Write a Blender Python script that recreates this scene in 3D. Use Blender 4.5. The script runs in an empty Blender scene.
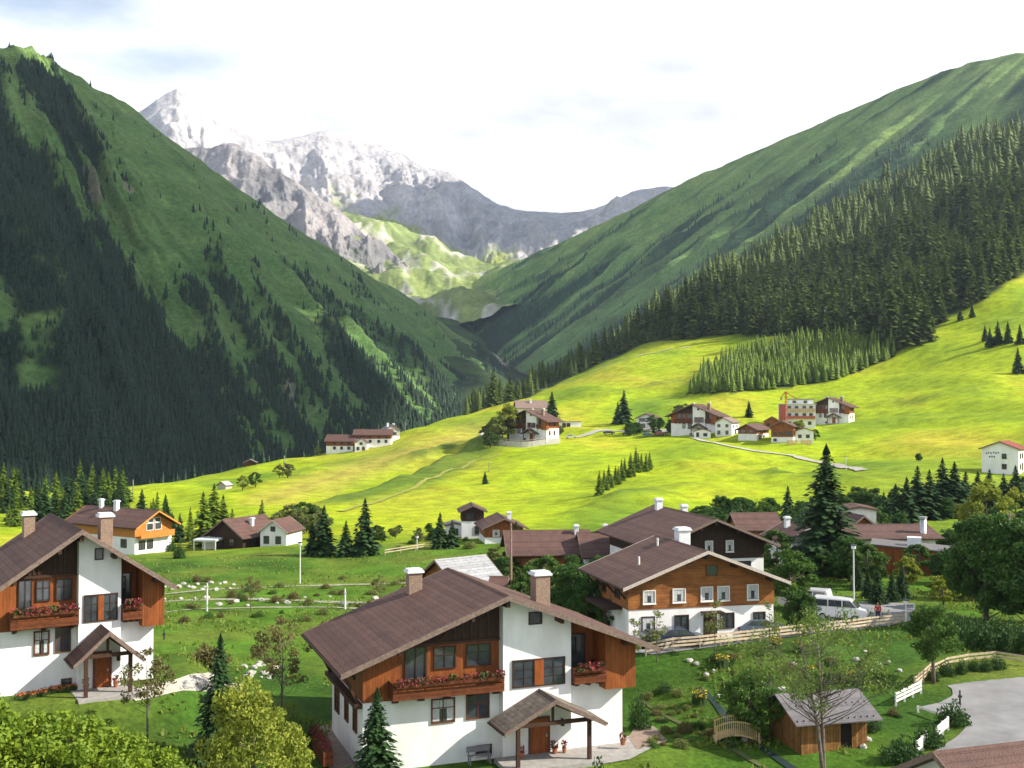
import bpy, bmesh, math, random
import numpy as np
from mathutils import Vector, Matrix, noise as mnoise
C = bpy.context.scene.collection
F = 1100.0; HZ = 410.0; R = math.radians
PITCH = math.atan((HZ - 384) / F)
# ---------------------------------------------------------------- camera
cam = bpy.data.cameras.new('camera'); camo = bpy.data.objects.new('camera', cam); C.objects.link(camo)
cam.sensor_width = 36; cam.lens = 36 * F / 1024; cam.clip_start = 1; cam.clip_end = 40000
camo.location = (0, 0, 0); camo.rotation_euler = (math.pi / 2 + PITCH, 0, 0)
bpy.context.scene.camera = camo
# ---------------------------------------------------------------- light
SUN_EL = R(33); SUN_D = Vector((1.0, -0.10, 0)).normalized()
SD = Vector((SUN_D.x * math.cos(SUN_EL), SUN_D.y * math.cos(SUN_EL), math.sin(SUN_EL)))
w = bpy.data.worlds.new('World'); bpy.context.scene.world = w; w.use_nodes = True
wn = w.node_tree; wn.nodes.clear()
def wnode(t): return wn.nodes.new(t)
out = wnode('ShaderNodeOutputWorld'); bg = wnode('ShaderNodeBackground'); bg.inputs[1].default_value = 0.1
sky = wnode('ShaderNodeTexSky'); sky.sky_type = 'NISHITA'; sky.sun_disc = False; sky.sun_elevation = SUN_EL
sky.sun_rotation = math.atan2(SUN_D.x, SUN_D.y); sky.air_density = 1.0; sky.dust_density = 0.6
tc = wnode('ShaderNodeTexCoord'); mp = wnode('ShaderNodeMapping'); mp.inputs['Scale'].default_value = (1, 1, 3.0); mp.inputs['Location'].default_value = (0.35, 0.1, 0.4)
nz = wnode('ShaderNodeTexNoise'); nz.inputs['Scale'].default_value = 2.3; nz.inputs['Detail'].default_value = 8; nz.inputs['Roughness'].default_value = .55; nz.inputs['Distortion'].default_value = .4
rmp = wnode('ShaderNodeValToRGB'); rmp.color_ramp.elements[0].position = .38; rmp.color_ramp.elements[1].position = .52
rmp.color_ramp.elements[0].color = (.3, .3, .3, 1)
nz2 = wnode('ShaderNodeTexNoise'); nz2.inputs['Scale'].default_value = 4.5; nz2.inputs['Detail'].default_value = 7
rm2 = wnode('ShaderNodeValToRGB'); rm2.color_ramp.elements[0].position = .36; rm2.color_ramp.elements[0].color = (4.9, 4.95, 5.1, 1); rm2.color_ramp.elements[1].position = .54; rm2.color_ramp.elements[1].color = (8.2, 8.2, 8.3, 1)
mx = wnode('ShaderNodeMix'); mx.data_type = 'RGBA'
wn.links.new(tc.outputs['Generated'], mp.inputs[0]); wn.links.new(mp.outputs[0], nz.inputs[0]); wn.links.new(mp.outputs[0], nz2.inputs[0])
wn.links.new(nz.outputs[0], rmp.inputs[0]); wn.links.new(nz2.outputs[0], rm2.inputs[0])
sx_ = wnode('ShaderNodeSeparateXYZ'); wn.links.new(tc.outputs['Generated'], sx_.inputs[0])
mrz = wnode('ShaderNodeMapRange'); mrz.inputs[1].default_value = .42; mrz.inputs[2].default_value = .75; mrz.inputs[3].default_value = 1; mrz.inputs[4].default_value = .25; wn.links.new(sx_.outputs[2], mrz.inputs[0])   # open blue overhead
mlt = wnode('ShaderNodeMath'); mlt.operation = 'MULTIPLY'; wn.links.new(rmp.outputs[0], mlt.inputs[0]); wn.links.new(mrz.outputs[0], mlt.inputs[1]); wn.links.new(mlt.outputs[0], mx.inputs[0]); wn.links.new(sky.outputs[0], mx.inputs[6]); wn.links.new(rm2.outputs[0], mx.inputs[7])
wn.links.new(mx.outputs[2], bg.inputs[0]); wn.links.new(bg.outputs[0], out.inputs[0])
sl = bpy.data.lights.new('sun', 'SUN'); sl.energy = 5.0; sl.angle = R(0.55); sl.color = (1, .93, .80)
so = bpy.data.objects.new('sun', sl); C.objects.link(so); so.rotation_euler = SD.to_track_quat('Z', 'Y').to_euler()
sc = bpy.context.scene
sc.view_settings.view_transform = 'Standard'; sc.view_settings.look = 'None'; sc.view_settings.gamma = 1
sc.view_settings.use_curve_mapping = False
sc.view_settings.exposure = 1.02
# ---------------------------------------------------------------- projection helpers
cp_, sp_ = math.cos(PITCH), math.sin(PITCH)
def P(px, py, Y):
    u = (px - 512) / F; v = (384 - py) / F
    d = (u, cp_ - v * sp_, sp_ + v * cp_); s = Y / d[1]
    return Vector((d[0] * s, Y, d[2] * s))
def toPx(x, y, z):
    d = y * cp_ + z * sp_; return 512 + F * x / d, 384 - F * (-y * sp_ + z * cp_) / d
# ---------------------------------------------------------------- terrain heights
cols = [-260, 0, 130, 250, 360, 450, 540, 640, 740, 850, 1024, 1300]
zt = {35: [-17.0, -17.4, -19, -20.6, -21.8, -22.2, -22.2, -22.3, -22.3, -22.2, -22, -22],
 60: [-17.3, -17.7, -18.9, -20.6, -21.6, -21.8, -21.9, -22.0, -21.9, -21.7, -21.3, -21],
 72: [-17.5, -17.9, -18.6, -20.4, -21.5, -21.7, -21.8, -21.8, -21.5, -21.2, -20.8, -20.5],
 92: [-18.5, -19, -19.6, -20.9, -21.2, -21.1, -20.4, -19.5, -19.3, -19.4, -19.4, -19],
 115: [-20, -21, -21.4, -21.6, -21.5, -20.8, -20.0, -19.4, -19.2, -19.1, -19, -18.5],
 140: [-21, -22, -22, -22, -21.8, -21.3, -20.8, -20.2, -19.9, -19.5, -19, -18],
 170: [-22, -23, -22.5, -22, -21.5, -21, -20.5, -20.3, -20, -19.8, -19.3, -18],
 200: [-23, -24, -23.6, -23.4, -22.5, -22, -21.5, -21, -20.5, -20, -19, -17]}
pt = {240: [525, 522, 524, 522, 516, 512, 510, 505, 500, 495, 478, 465],
 290: [508, 505, 507, 503, 500, 493, 488, 480, 478, 470, 452, 440],
 340: [500, 497, 493, 489, 478, 470, 467, 458, 456, 453, 428, 418],
 390: [500, 497, 488, 478, 461, 453, 449, 438, 436, 437, 402, 395],
 450: [510, 502, 492, 471, 443, 429, 431, 424, 412, 412, 372, 368],
 520: [520, 510, 498, 476, 449, 413, 413, 400, 389, 383, 334, 345],
 600: [530, 520, 508, 488, 464, 420, 393, 372, 362, 350, 292, 320],
 700: [540, 530, 522, 505, 482, 436, 386, 350, 336, 312, 245, 290],
 850: [550, 540, 532, 515, 495, 452, 392, 334, 305, 270, 195, 260],
 1050: [555, 545, 538, 520, 500, 465, 402, 330, 280, 235, 145, 240],
 1300: [560, 550, 542, 525, 505, 475, 415, 335, 268, 215, 118, 230],
 1700: [570, 560, 550, 535, 520, 495, 440, 370, 320, 280, 230, 280]}
rowsD = sorted(list(zt) + list(pt))
tab = np.array([zt[d] if d in zt else [P(c, p, d).z for c, p in zip(cols, pt[d])] for d in rowsD])
NU, NV = 391, 330
us = np.linspace(-260, 1300, NU); ls = np.linspace(math.log(35), math.log(1700), NV)
tmp = np.array([np.interp(us, cols, r) for r in tab])
Z = np.array([np.interp(ls, np.log(rowsD), tmp[:, j]) for j in range(NU)]).T      # NV x NU
def blur(A, k, ax):
    pad = [(0, 0), (0, 0)]; pad[ax] = (k, k); B = np.pad(A, pad, mode='edge')
    cs = np.cumsum(np.insert(B, 0, 0, axis=ax), axis=ax); n = 2 * k + 1
    return (np.take(cs, range(n, cs.shape[ax]), axis=ax) - np.take(cs, range(0, cs.shape[ax] - n), axis=ax)) / n
lrow = np.exp(ls)[:, None]
Tn = Z / lrow
for _ in range(3): Tn = blur(blur(Tn, 7, 1), 3, 0)
Z = Tn * lrow
XX = (us[None, :] - 512) / F * lrow; YY = np.repeat(lrow, NU, 1)
for i in range(NV):
    y = math.exp(ls[i]); a = min(1.0, max(0, (y - 150) / 150)); b = .06 + .0 * a
    for j in range(NU):
        x = XX[i, j]
        n = mnoise.noise(Vector((x / 6, y / 6, 0))) * .10 + mnoise.noise(Vector((x / 20, y / 20, 3))) * .15
        if a > 0: n += a * (mnoise.noise(Vector((x / 48, y / 60, 7))) * 3.4 + mnoise.noise(Vector((x / 17 + y / 40, y / 30, 5))) * 1.7 + mnoise.noise(Vector((x / 7, y / 11, 2))) * .3)
        Z[i, j] += n
# level pads under the houses: (x, y, radius, z)
PADS = []
def pad(px, Y, r, z): PADS.append(((px - 512) / F * Y, Y, r, z))
pad(500, 74, 10, -21.65); pad(80, 74, 7, -17.5); pad(700, 97, 9.5, -19.15)
for (x, y, r, z) in PADS:
    d = np.hypot(XX - x, YY - y); k = np.clip((r * 1.6 - d) / (r * .6), 0, 1); k = k * k * (3 - 2 * k)
    Z = Z * (1 - k) + z * k
def H(x, y):
    fu = (512 + F * x / y + 260) / 4.0; fv = (math.log(y) - ls[0]) / (ls[1] - ls[0])
    fu = min(max(fu, 0), NU - 1.001); fv = min(max(fv, 0), NV - 1.001)
    i, j = int(fv), int(fu); a, b = fv - i, fu - j
    return float(Z[i, j] * (1 - a) * (1 - b) + Z[i + 1, j] * a * (1 - b) + Z[i, j + 1] * (1 - a) * b + Z[i + 1, j + 1] * a * b)
def G(px, Y):
    x = (px - 512) / F * Y; return Vector((x, Y, H(x, Y)))
def hit(px, py, y0=36, y1=1650):
    y = y0
    while y < y1:
        p = P(px, py, y)
        if p.z < H(p.x, y): return Vector((p.x, y, H(p.x, y)))
        y *= 1.006
    return None
# banks on the meadow: gentle on the right, steep on the left
def bank(pts, A, sl_, sr_):
    W_ = [hit(*p) for p in pts]; W_ = [(p.x, p.y) for p in W_ if p]; best = np.full(Z.shape, 1e9); sg = np.zeros(Z.shape); end = np.zeros(Z.shape)
    for k, ((ax, ay), (bx, by)) in enumerate(zip(W_, W_[1:])):
        dx, dy = bx - ax, by - ay; L2 = dx * dx + dy * dy; t = np.clip(((XX - ax) * dx + (YY - ay) * dy) / L2, 0, 1)
        qx, qy = XX - ax - t * dx, YY - ay - t * dy; d = np.hypot(qx, qy); m = d < best; best = np.where(m, d, best); sg = np.where(m, np.sign(dx * qy - dy * qx), sg); end = np.where(m, (k + t) / (len(W_) - 1), end)
    s = np.where(sg > 0, sl_, sr_); return A * np.exp(-(best / s) ** 2) * np.sqrt(np.clip(np.sin(math.pi * np.clip(end, .02, .98)), 0, 1))
dZ = bank([(296, 514), (350, 501), (395, 487), (435, 470), (470, 452), (505, 438)], 2.6, 2.6, 16) + bank([(375, 468), (410, 458), (445, 449), (470, 442)], 1.8, 2.4, 10) + bank([(240, 492), (290, 480), (330, 466)], 1.2, 2.2, 9)
dZ += bank([(560, 520), (600, 505), (650, 492), (700, 484)], 1.3, 3, 14) + bank([(720, 480), (770, 474), (830, 478), (880, 486)], 1.4, 3, 12) + bank([(860, 400), (900, 404), (950, 396), (1000, 380)], 1.2, 3, 12) + bank([(560, 405), (620, 392), (680, 380), (740, 372)], 1.2, 3.5, 14)
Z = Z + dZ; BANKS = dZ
# ---------------------------------------------------------------- materials
MATS = {}
def mat(name, col, col2=None, scale=3.0, rough=.8, bump=0, bscale=20, metal=0, stretch=None, spec=.3, pattern=None, detail=4, transl=0, attr=None, coat=0, obj=True):
    if name in MATS: return MATS[name]
    m = bpy.data.materials.new(name); m.use_nodes = True; t = m.node_tree; n = t.nodes; L = t.links
    b = n['Principled BSDF']; b.inputs['Roughness'].default_value = rough; b.inputs['Metallic'].default_value = metal
    b.inputs['Specular IOR Level'].default_value = spec; b.inputs['Coat Weight'].default_value = coat
    b.inputs['Base Color'].default_value = (*col, 1)
    tcn = n.new('ShaderNodeTexCoord'); mpn = n.new('ShaderNodeMapping'); L.new(tcn.outputs['Object'], mpn.inputs[0])
    if stretch: mpn.inputs['Scale'].default_value = stretch
    src = None
    if col2:
        mixn = n.new('ShaderNodeMix'); mixn.data_type = 'RGBA'; mixn.inputs[6].default_value = (*col, 1); mixn.inputs[7].default_value = (*col2, 1)
        nn = n.new('ShaderNodeTexNoise'); nn.inputs['Scale'].default_value = scale; nn.inputs['Detail'].default_value = detail; nn.inputs['Roughness'].default_value = .65
        L.new(mpn.outputs[0], nn.inputs[0])
        rp = n.new('ShaderNodeMapRange'); rp.inputs[1].default_value = .33; rp.inputs[2].default_value = .67; L.new(nn.outputs[0], rp.inputs[0])
        fac = rp.outputs[0]
        if attr:
            at = n.new('ShaderNodeAttribute'); at.attribute_name = attr
            ma = n.new('ShaderNodeMath'); ma.operation = 'MULTIPLY_ADD'; ma.inputs[1].default_value = .45; L.new(rp.outputs[0], ma.inputs[0])
            mb = n.new('ShaderNodeMath'); mb.operation = 'MULTIPLY'; mb.inputs[1].default_value = .55; L.new(at.outputs['Fac'], mb.inputs[0]); L.new(mb.outputs[0], ma.inputs[2]); fac = ma.outputs[0]
        L.new(fac, mixn.inputs[0]); src = mixn.outputs[2]
    hgt = None
    if pattern:      # ('planks'|'rows'|'brick', pitch, axis, strength)
        kind, pitch, axis, st = pattern
        if kind == 'brick':
            br = n.new('ShaderNodeTexBrick'); br.inputs['Scale'].default_value = 1 / pitch; L.new(mpn.outputs[0], br.inputs[0]); br.inputs['Mortar Size'].default_value = .03
            mpn.inputs['Rotation'].default_value = (math.pi / 2, 0, 0)
            if src: L.new(src, br.inputs[1]); L.new(src, br.inputs[2])
            else: br.inputs[1].default_value = (*col, 1); br.inputs[2].default_value = (*[c * .7 for c in col], 1)
            br.inputs[3].default_value = (*[min(1, c * 1.5 + .05) for c in col], 1); src = br.outputs[0]
        else:
            sp = n.new('ShaderNodeSeparateXYZ'); L.new(tcn.outputs['Object'], sp.inputs[0])
            dv = n.new('ShaderNodeMath'); dv.operation = 'DIVIDE'; dv.inputs[1].default_value = pitch; L.new(sp.outputs[axis], dv.inputs[0])
            fr = n.new('ShaderNodeMath'); fr.operation = 'FRACT'; L.new(dv.outputs[0], fr.inputs[0])
            gt = n.new('ShaderNodeMath'); gt.operation = 'GREATER_THAN'; gt.inputs[1].default_value = .14; L.new(fr.outputs[0], gt.inputs[0])
            # every board a slightly different tone
            fl = n.new('ShaderNodeMath'); fl.operation = 'FLOOR'; L.new(dv.outputs[0], fl.inputs[0])
            wn_ = n.new('ShaderNodeTexWhiteNoise'); wn_.noise_dimensions = '1D'; L.new(fl.outputs[0], wn_.inputs['W'])
            mr = n.new('ShaderNodeMapRange'); mr.inputs[3].default_value = 1 - st; mr.inputs[4].default_value = 1.0; L.new(wn_.outputs[0], mr.inputs[0])
            mm = n.new('ShaderNodeMath'); mm.operation = 'MULTIPLY'
            g2 = n.new('ShaderNodeMapRange'); g2.inputs[3].default_value = 1 - st * 1.3; g2.inputs[4].default_value = 1; L.new(gt.outputs[0], g2.inputs[0])
            L.new(mr.outputs[0], mm.inputs[0]); L.new(g2.outputs[0], mm.inputs[1])
            vm = n.new('ShaderNodeVectorMath'); vm.operation = 'SCALE'; L.new(mm.outputs[0], vm.inputs['Scale'])
            if src: L.new(src, vm.inputs[0])
            else: vm.inputs[0].default_value = col
            src = vm.outputs[0]; hgt = fr.outputs[0]
    if src: L.new(src, b.inputs['Base Color'])
    if bump:
        bn = n.new('ShaderNodeTexNoise'); bn.inputs['Scale'].default_value = bscale; bn.inputs['Detail'].default_value = 5; L.new(mpn.outputs[0], bn.inputs[0])
        bb = n.new('ShaderNodeBump'); bb.inputs['Strength'].default_value = bump; bb.inputs['Distance'].default_value = .1
        L.new(bn.outputs[0], bb.inputs['Height']); L.new(bb.outputs[0], b.inputs['Normal'])
    if transl:
        tr = n.new('ShaderNodeBsdfTranslucent'); ms = n.new('ShaderNodeMixShader'); ms.inputs[0].default_value = transl
        if src: L.new(src, tr.inputs[0])
        else: tr.inputs[0].default_value = (*col, 1)
        L.new(b.outputs[0], ms.inputs[1]); L.new(tr.outputs[0], ms.inputs[2]); L.new(ms.outputs[0], n['Material Output'].inputs[0])
    MATS[name] = m; return m
WHITE = mat('white_plaster', (.82, .82, .83), (.69, .68, .67), scale=.7, rough=.9, bump=.15, bscale=30, stretch=(1, 1, .35))
OLDWHITE = mat('aged_plaster', (.74, .72, .70), (.60, .57, .55), scale=1.2, rough=.9, stretch=(1, 1, .35))
WOOD = mat('orange_larch', (.345, .100, .022), (.18, .050, .012), scale=2.0, rough=.55, pattern=('planks', .19, 0, .28), stretch=(1, 1, .3))
WOODZ = mat('orange_larch_boards', (.38, .145, .035), (.20, .068, .018), scale=2.0, rough=.6, pattern=('planks', .22, 2, .25), stretch=(.4, .4, 1))
BALC = mat('stained_balcony_wood', (.22, .06, .016), (.10, .028, .010), scale=4, rough=.55, pattern=('planks', .13, 2, .4))
DWOOD = mat('dark_timber', (.055, .026, .014), (.028, .014, .010), scale=3, rough=.7, pattern=('planks', .2, 0, .3))
BEAM = mat('dark_beam', (.07, .032, .018), (.035, .017, .011), scale=5, rough=.7)
ROOF = mat('brown_roof_shingle', (.155, .080, .062), (.098, .053, .044), scale=.9, rough=.75, bump=.7, bscale=14, pattern=('rows', .36, 0, .26), detail=8)
ROOFY = mat('weathered_roof_shingle', (.26, .22, .18), (.13, .10, .085), scale=2.5, rough=.8, bump=.6, bscale=18, pattern=('rows', .28, 0, .3), detail=8)
GREYROOF = mat('grey_metal_roof', (.18, .165, .165), (.125, .115, .12), scale=1.5, rough=.5, pattern=('rows', .6, 1, .15))
REDROOF = mat('red_roof_tile', (.32, .07, .05), (.22, .05, .04), scale=1.5, rough=.7, pattern=('rows', .35, 0, .2))
FASCIA = mat('weathered_barge_board', (.22, .16, .13), (.12, .08, .065), scale=6, rough=.75)
PFASCIA = mat('pale_barge_board', (.55, .48, .42), (.38, .32, .28), scale=6, rough=.7)
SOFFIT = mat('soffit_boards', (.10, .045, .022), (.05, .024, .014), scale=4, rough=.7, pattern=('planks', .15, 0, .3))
BRICK = mat('chimney_stone', (.34, .24, .17), (.20, .14, .11), scale=9, rough=.9, bump=.5, bscale=30)
CAP = mat('chimney_cap', (.75, .77, .80), (.6, .62, .65), scale=4, rough=.6)
GLASS = mat('window_glass', (.025, .032, .04), (.06, .07, .08), scale=1.2, rough=.08, spec=.9)
CURT = mat('net_curtain', (.55, .55, .55), (.35, .36, .38), scale=6, rough=.9)
FRAME = mat('brown_window_frame', (.16, .055, .022), (.09, .03, .015), scale=6, rough=.5)
WFRAME = mat('white_window_frame', (.72, .70, .66), rough=.5)
DFRAME = mat('dark_window_frame', (.045, .022, .014), rough=.5)
DOORM = mat('front_door_wood', (.30, .085, .02), (.18, .045, .012), scale=5, rough=.45, stretch=(1, 1, .3))
METAL = mat('galvanised_metal', (.55, .56, .58), (.4, .4, .42), scale=5, rough=.4, metal=.7)
DMETAL = mat('dark_metal', (.05, .05, .055), rough=.45, metal=.5)
STONE = mat('pale_limestone', (.50, .48, .44), (.30, .28, .25), scale=2.2, rough=.9, bump=.6, bscale=5)
CONC = mat('concrete', (.36, .34, .32), (.25, .235, .22), scale=2, rough=.9, bump=.2)
FENCEW = mat('pale_fence_wood', (.58, .47, .33), (.36, .28, .19), scale=3, rough=.8)
WHITEF = mat('white_fence_paint', (.80, .79, .76), (.62, .60, .56), scale=3, rough=.6)
BARK = mat('grey_bark', (.17, .14, .11), (.07, .055, .045), scale=8, rough=.9, bump=.6, stretch=(1, 1, .3))
PBARK = mat('pale_bark', (.33, .30, .25), (.13, .11, .09), scale=8, rough=.9, bump=.4, stretch=(1, 1, .4))
REDFL = mat('red_geraniums', (.30, .028, .04), (.16, .05, .05), scale=9, rough=.8, attr='rnd')
LEAFG = mat('balcony_leaves', (.05, .10, .02), (.03, .06, .015), scale=9, attr='rnd')
# ---------------------------------------------------------------- mesh helpers
class MB:
    def __init__(s): s.v = []; s.f = []
    def add(s, v, f):
        o = len(s.v); s.v += [tuple(a) for a in v]; s.f += [tuple(i + o for i in q) for q in f]; return s
    def box(s, x0, x1, y0, y1, z0, z1):
        v = [(x0, y0, z0), (x1, y0, z0), (x1, y1, z0), (x0, y1, z0), (x0, y0, z1), (x1, y0, z1), (x1, y1, z1), (x0, y1, z1)]
        return s.add(v, [(0, 3, 2, 1), (4, 5, 6, 7), (0, 1, 5, 4), (1, 2, 6, 5), (2, 3, 7, 6), (3, 0, 4, 7)])
    def prism_y(s, poly, y0, y1):     # poly in (x, z), counter-clockwise seen from the front
        n = len(poly); v = [(x, y0, z) for x, z in poly] + [(x, y1, z) for x, z in poly]
        return s.add(v, [tuple(range(n)), tuple(range(2 * n - 1, n - 1, -1))] + [(i, i + n, (i + 1) % n + n, (i + 1) % n) for i in range(n)])
    def prism_z(s, poly, z0, z1):
        n = len(poly); v = [(x, y, z0) for x, y in poly] + [(x, y, z1) for x, y in poly]
        return s.add(v, [tuple(range(n - 1, -1, -1)), tuple(range(n, 2 * n))] + [(i, (i + 1) % n, (i + 1) % n + n, i + n) for i in range(n)])
    def beam(s, a, b, w=.1, h=None):
        a, b = Vector(a), Vector(b); d = (b - a).normalized(); h = h or w
        u = d.cross(Vector((0, 0, 1)));
        if u.length < 1e-3: u = Vector((1, 0, 0))
        u.normalize(); n = u.cross(d); v = []
        for p in (a, b):
            for sx, sy in ((-1, -1), (1, -1), (1, 1), (-1, 1)): v.append(p + u * sx * w / 2 + n * sy * h / 2)
        return s.add(v, [(0, 1, 2, 3), (7, 6, 5, 4), (0, 4, 5, 1), (1, 5, 6, 2), (2, 6, 7, 3), (3, 7, 4, 0)])
    def tube(s, pts, rad, n=6):
        pts = [Vector(p) for p in pts]; v = []; f = []
        for i, p in enumerate(pts):
            d = (pts[min(i + 1, len(pts) - 1)] - pts[max(i - 1, 0)]).normalized()
            u = d.cross(Vector((.3, .2, 1)) if abs(d.z) < .95 else Vector((1, 0, 0))).normalized(); w_ = d.cross(u)
            r = rad[i] if isinstance(rad, (list, tuple)) else rad
            for k in range(n):
                a = 2 * math.pi * k / n; v.append(p + (u * math.cos(a) + w_ * math.sin(a)) * r)
        for i in range(len(pts) - 1):
            for k in range(n): f.append((i * n + k, i * n + (k + 1) % n, (i + 1) * n + (k + 1) % n, (i + 1) * n + k))
        f.append(tuple(range(n - 1, -1, -1))); f.append(tuple(range((len(pts) - 1) * n, len(pts) * n)))
        return s.add(v, f)
    def build(s, name, m, parent=None, smooth=False, bevel=0):
        me = bpy.data.meshes.new(name); me.from_pydata(s.v, [], s.f); me.materials.append(m)
        bm = bmesh.new(); bm.from_mesh(me); bmesh.ops.recalc_face_normals(bm, faces=bm.faces)
        if bevel: bmesh.ops.bevel(bm, geom=bm.edges[:], offset=bevel, segments=1, affect='EDGES')
        bm.to_mesh(me); bm.free()
        if smooth: me.polygons.foreach_set('use_smooth', [True] * len(me.polygons))
        o = bpy.data.objects.new(name, me); C.objects.link(o)
        if parent: o.parent = parent
        return o
def npmesh(name, v, f, m, parent=None, rnd=None, smooth=False):
    v = np.asarray(v, dtype=np.float32); f = np.asarray(f, dtype=np.int32); k = f.shape[1]
    me = bpy.data.meshes.new(name); me.vertices.add(len(v)); me.vertices.foreach_set('co', v.ravel())
    me.loops.add(f.size); me.loops.foreach_set('vertex_index', f.ravel()); me.polygons.add(len(f))
    me.polygons.foreach_set('loop_start', np.arange(0, f.size, k, dtype=np.int32)); me.polygons.foreach_set('loop_total', np.full(len(f), k, dtype=np.int32))
    if smooth: me.polygons.foreach_set('use_smooth', [True] * len(f))
    if rnd is not None:
        a = me.attributes.new('rnd', 'FLOAT', 'FACE'); a.data.foreach_set('value', np.asarray(rnd, dtype=np.float32))
    me.update(calc_edges=True); me.materials.append(m)
    o = bpy.data.objects.new(name, me); C.objects.link(o)
    if parent: o.parent = parent
    return o
def tag(o, label=None, cat=None, group=None, kind=None):
    if label: o['label'] = label
    if cat: o['category'] = cat
    if group: o['group'] = group
    if kind: o['kind'] = kind
    return o
def thing(name, loc, rz, label, cat, group=None):
    o = bpy.data.objects.new(name, None); C.objects.link(o); o.location = loc; o.rotation_euler = (0, 0, rz); o.empty_display_size = .3
    return tag(o, label, cat, group)
def kids(o): return [c for c in C.objects if c.parent == o]
def copy_tree(o, loc, rz, label, group=None, scale=1, cat=None):
    r = o.copy(); C.objects.link(r); r.location = loc; r.rotation_euler = (0, 0, rz); r.scale = (scale,) * 3 if not isinstance(scale, tuple) else scale
    if label: r['label'] = label
    if group: r['group'] = group
    elif 'group' in r: del r['group']
    for ch in kids(o):
        c = ch.copy(); C.objects.link(c); c.parent = r
        for g in kids(ch):
            d = g.copy(); C.objects.link(d); d.parent = c
    return r
# ---------------------------------------------------------------- ground
def inpoly(x, y, poly):
    c = False; n = len(poly)
    for i in range(n):
        x1, y1 = poly[i]; x2, y2 = poly[(i + 1) % n]
        if (y1 > y) != (y2 > y) and x < (x2 - x1) * (y - y1) / (y2 - y1) + x1: c = not c
    return c
FBASE = [(400, 300), (455, 300), (470, 408), (500, 400), (560, 383), (600, 365), (640, 346), (690, 340), (740, 337), (800, 342), (860, 346), (905, 350), (925, 338), (950, 318), (985, 300), (1024, 276), (1100, 230), (1300, 200)]
YBASE = []
for px, py in FBASE:
    h = hit(px, py); YBASE.append(h.y if h else 600)
def forestY(px): return float(np.interp(px, [a for a, b in FBASE], YBASE))
YOUNG = [(687, 394), (760, 391), (836, 380), (893, 358), (905, 345), (850, 343), (790, 344), (745, 358), (705, 374)]
def lerp3(a, b, t): return tuple(a[i] + (b[i] - a[i]) * t for i in range(3))
def groundcol(px, Y, x, y, z):
    n = mnoise.noise(Vector((x / 9, y / 9, 1))); n2 = mnoise.noise(Vector((x / 38, y / 60, 11)))
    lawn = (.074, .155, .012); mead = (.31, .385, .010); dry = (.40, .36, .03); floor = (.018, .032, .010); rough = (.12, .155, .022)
    a = min(1, max(0, (Y - 165) / 40))
    c = lerp3(lawn, rough, min(1, max(0, n * 1.5 + .25))); c = lerp3(c, (.03, .075, .01), min(.8, max(0, -n2 * 1.6 - n * .8)))
    m = lerp3(mead, dry, min(1, max(0, n2 * 1.5 + n * .4 - .0)))
    mb_ = .5 + .5 * math.sin(z * 1.5 + n2 * 9 + n * 2); m = lerp3(m, (.20, .30, .012), .38 * mb_)
    m = lerp3(m, (.13, .22, .014), min(1, max(0, -n2 * 1.6 + n * .3)))  # darker green patches: meadow shade put into the colour by noise
    qx, qy = toPx(x, y, z)
    if 225 < qx < 520 and 415 < qy < 505 and Y > 225:      # hay strip along the crest
        k = max(0, 1 - abs((qx - 320) * -.32 + 482 - qy) / (20 + n * 12)) * min(1, (qx - 225) / 60) * min(1, (520 - qx) / 60); m = lerp3(m, (.36, .29, .06), k * .8)
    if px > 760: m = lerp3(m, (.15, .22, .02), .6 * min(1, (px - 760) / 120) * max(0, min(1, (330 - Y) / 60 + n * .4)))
    if BANKS is not None and Y > 200:      # deeper green along the banks: their shade strips put into the colour
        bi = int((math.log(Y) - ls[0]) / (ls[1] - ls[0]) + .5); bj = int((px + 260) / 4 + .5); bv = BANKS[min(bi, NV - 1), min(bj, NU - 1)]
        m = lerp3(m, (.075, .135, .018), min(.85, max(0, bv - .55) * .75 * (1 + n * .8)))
    c = lerp3(c, m, a)
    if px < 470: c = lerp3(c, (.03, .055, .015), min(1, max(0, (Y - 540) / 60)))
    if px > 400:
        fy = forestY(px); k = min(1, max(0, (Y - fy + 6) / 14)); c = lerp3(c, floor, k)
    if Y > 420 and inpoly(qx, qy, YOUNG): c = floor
    return c
gv = np.stack([XX, YY, Z], -1).reshape(-1, 3)
ii, jj = np.meshgrid(np.arange(NV - 1), np.arange(NU - 1), indexing='ij')
i0 = (ii * NU + jj).ravel(); gf = np.stack([i0, i0 + 1, i0 + NU + 1, i0 + NU], -1)
gc = np.ones((NV * NU, 4), dtype=np.float32)
for i in range(NV):
    Y = math.exp(ls[i])
    for j in range(NU): gc[i * NU + j, :3] = groundcol(us[j], Y, XX[i, j], Y, Z[i, j])
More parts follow.
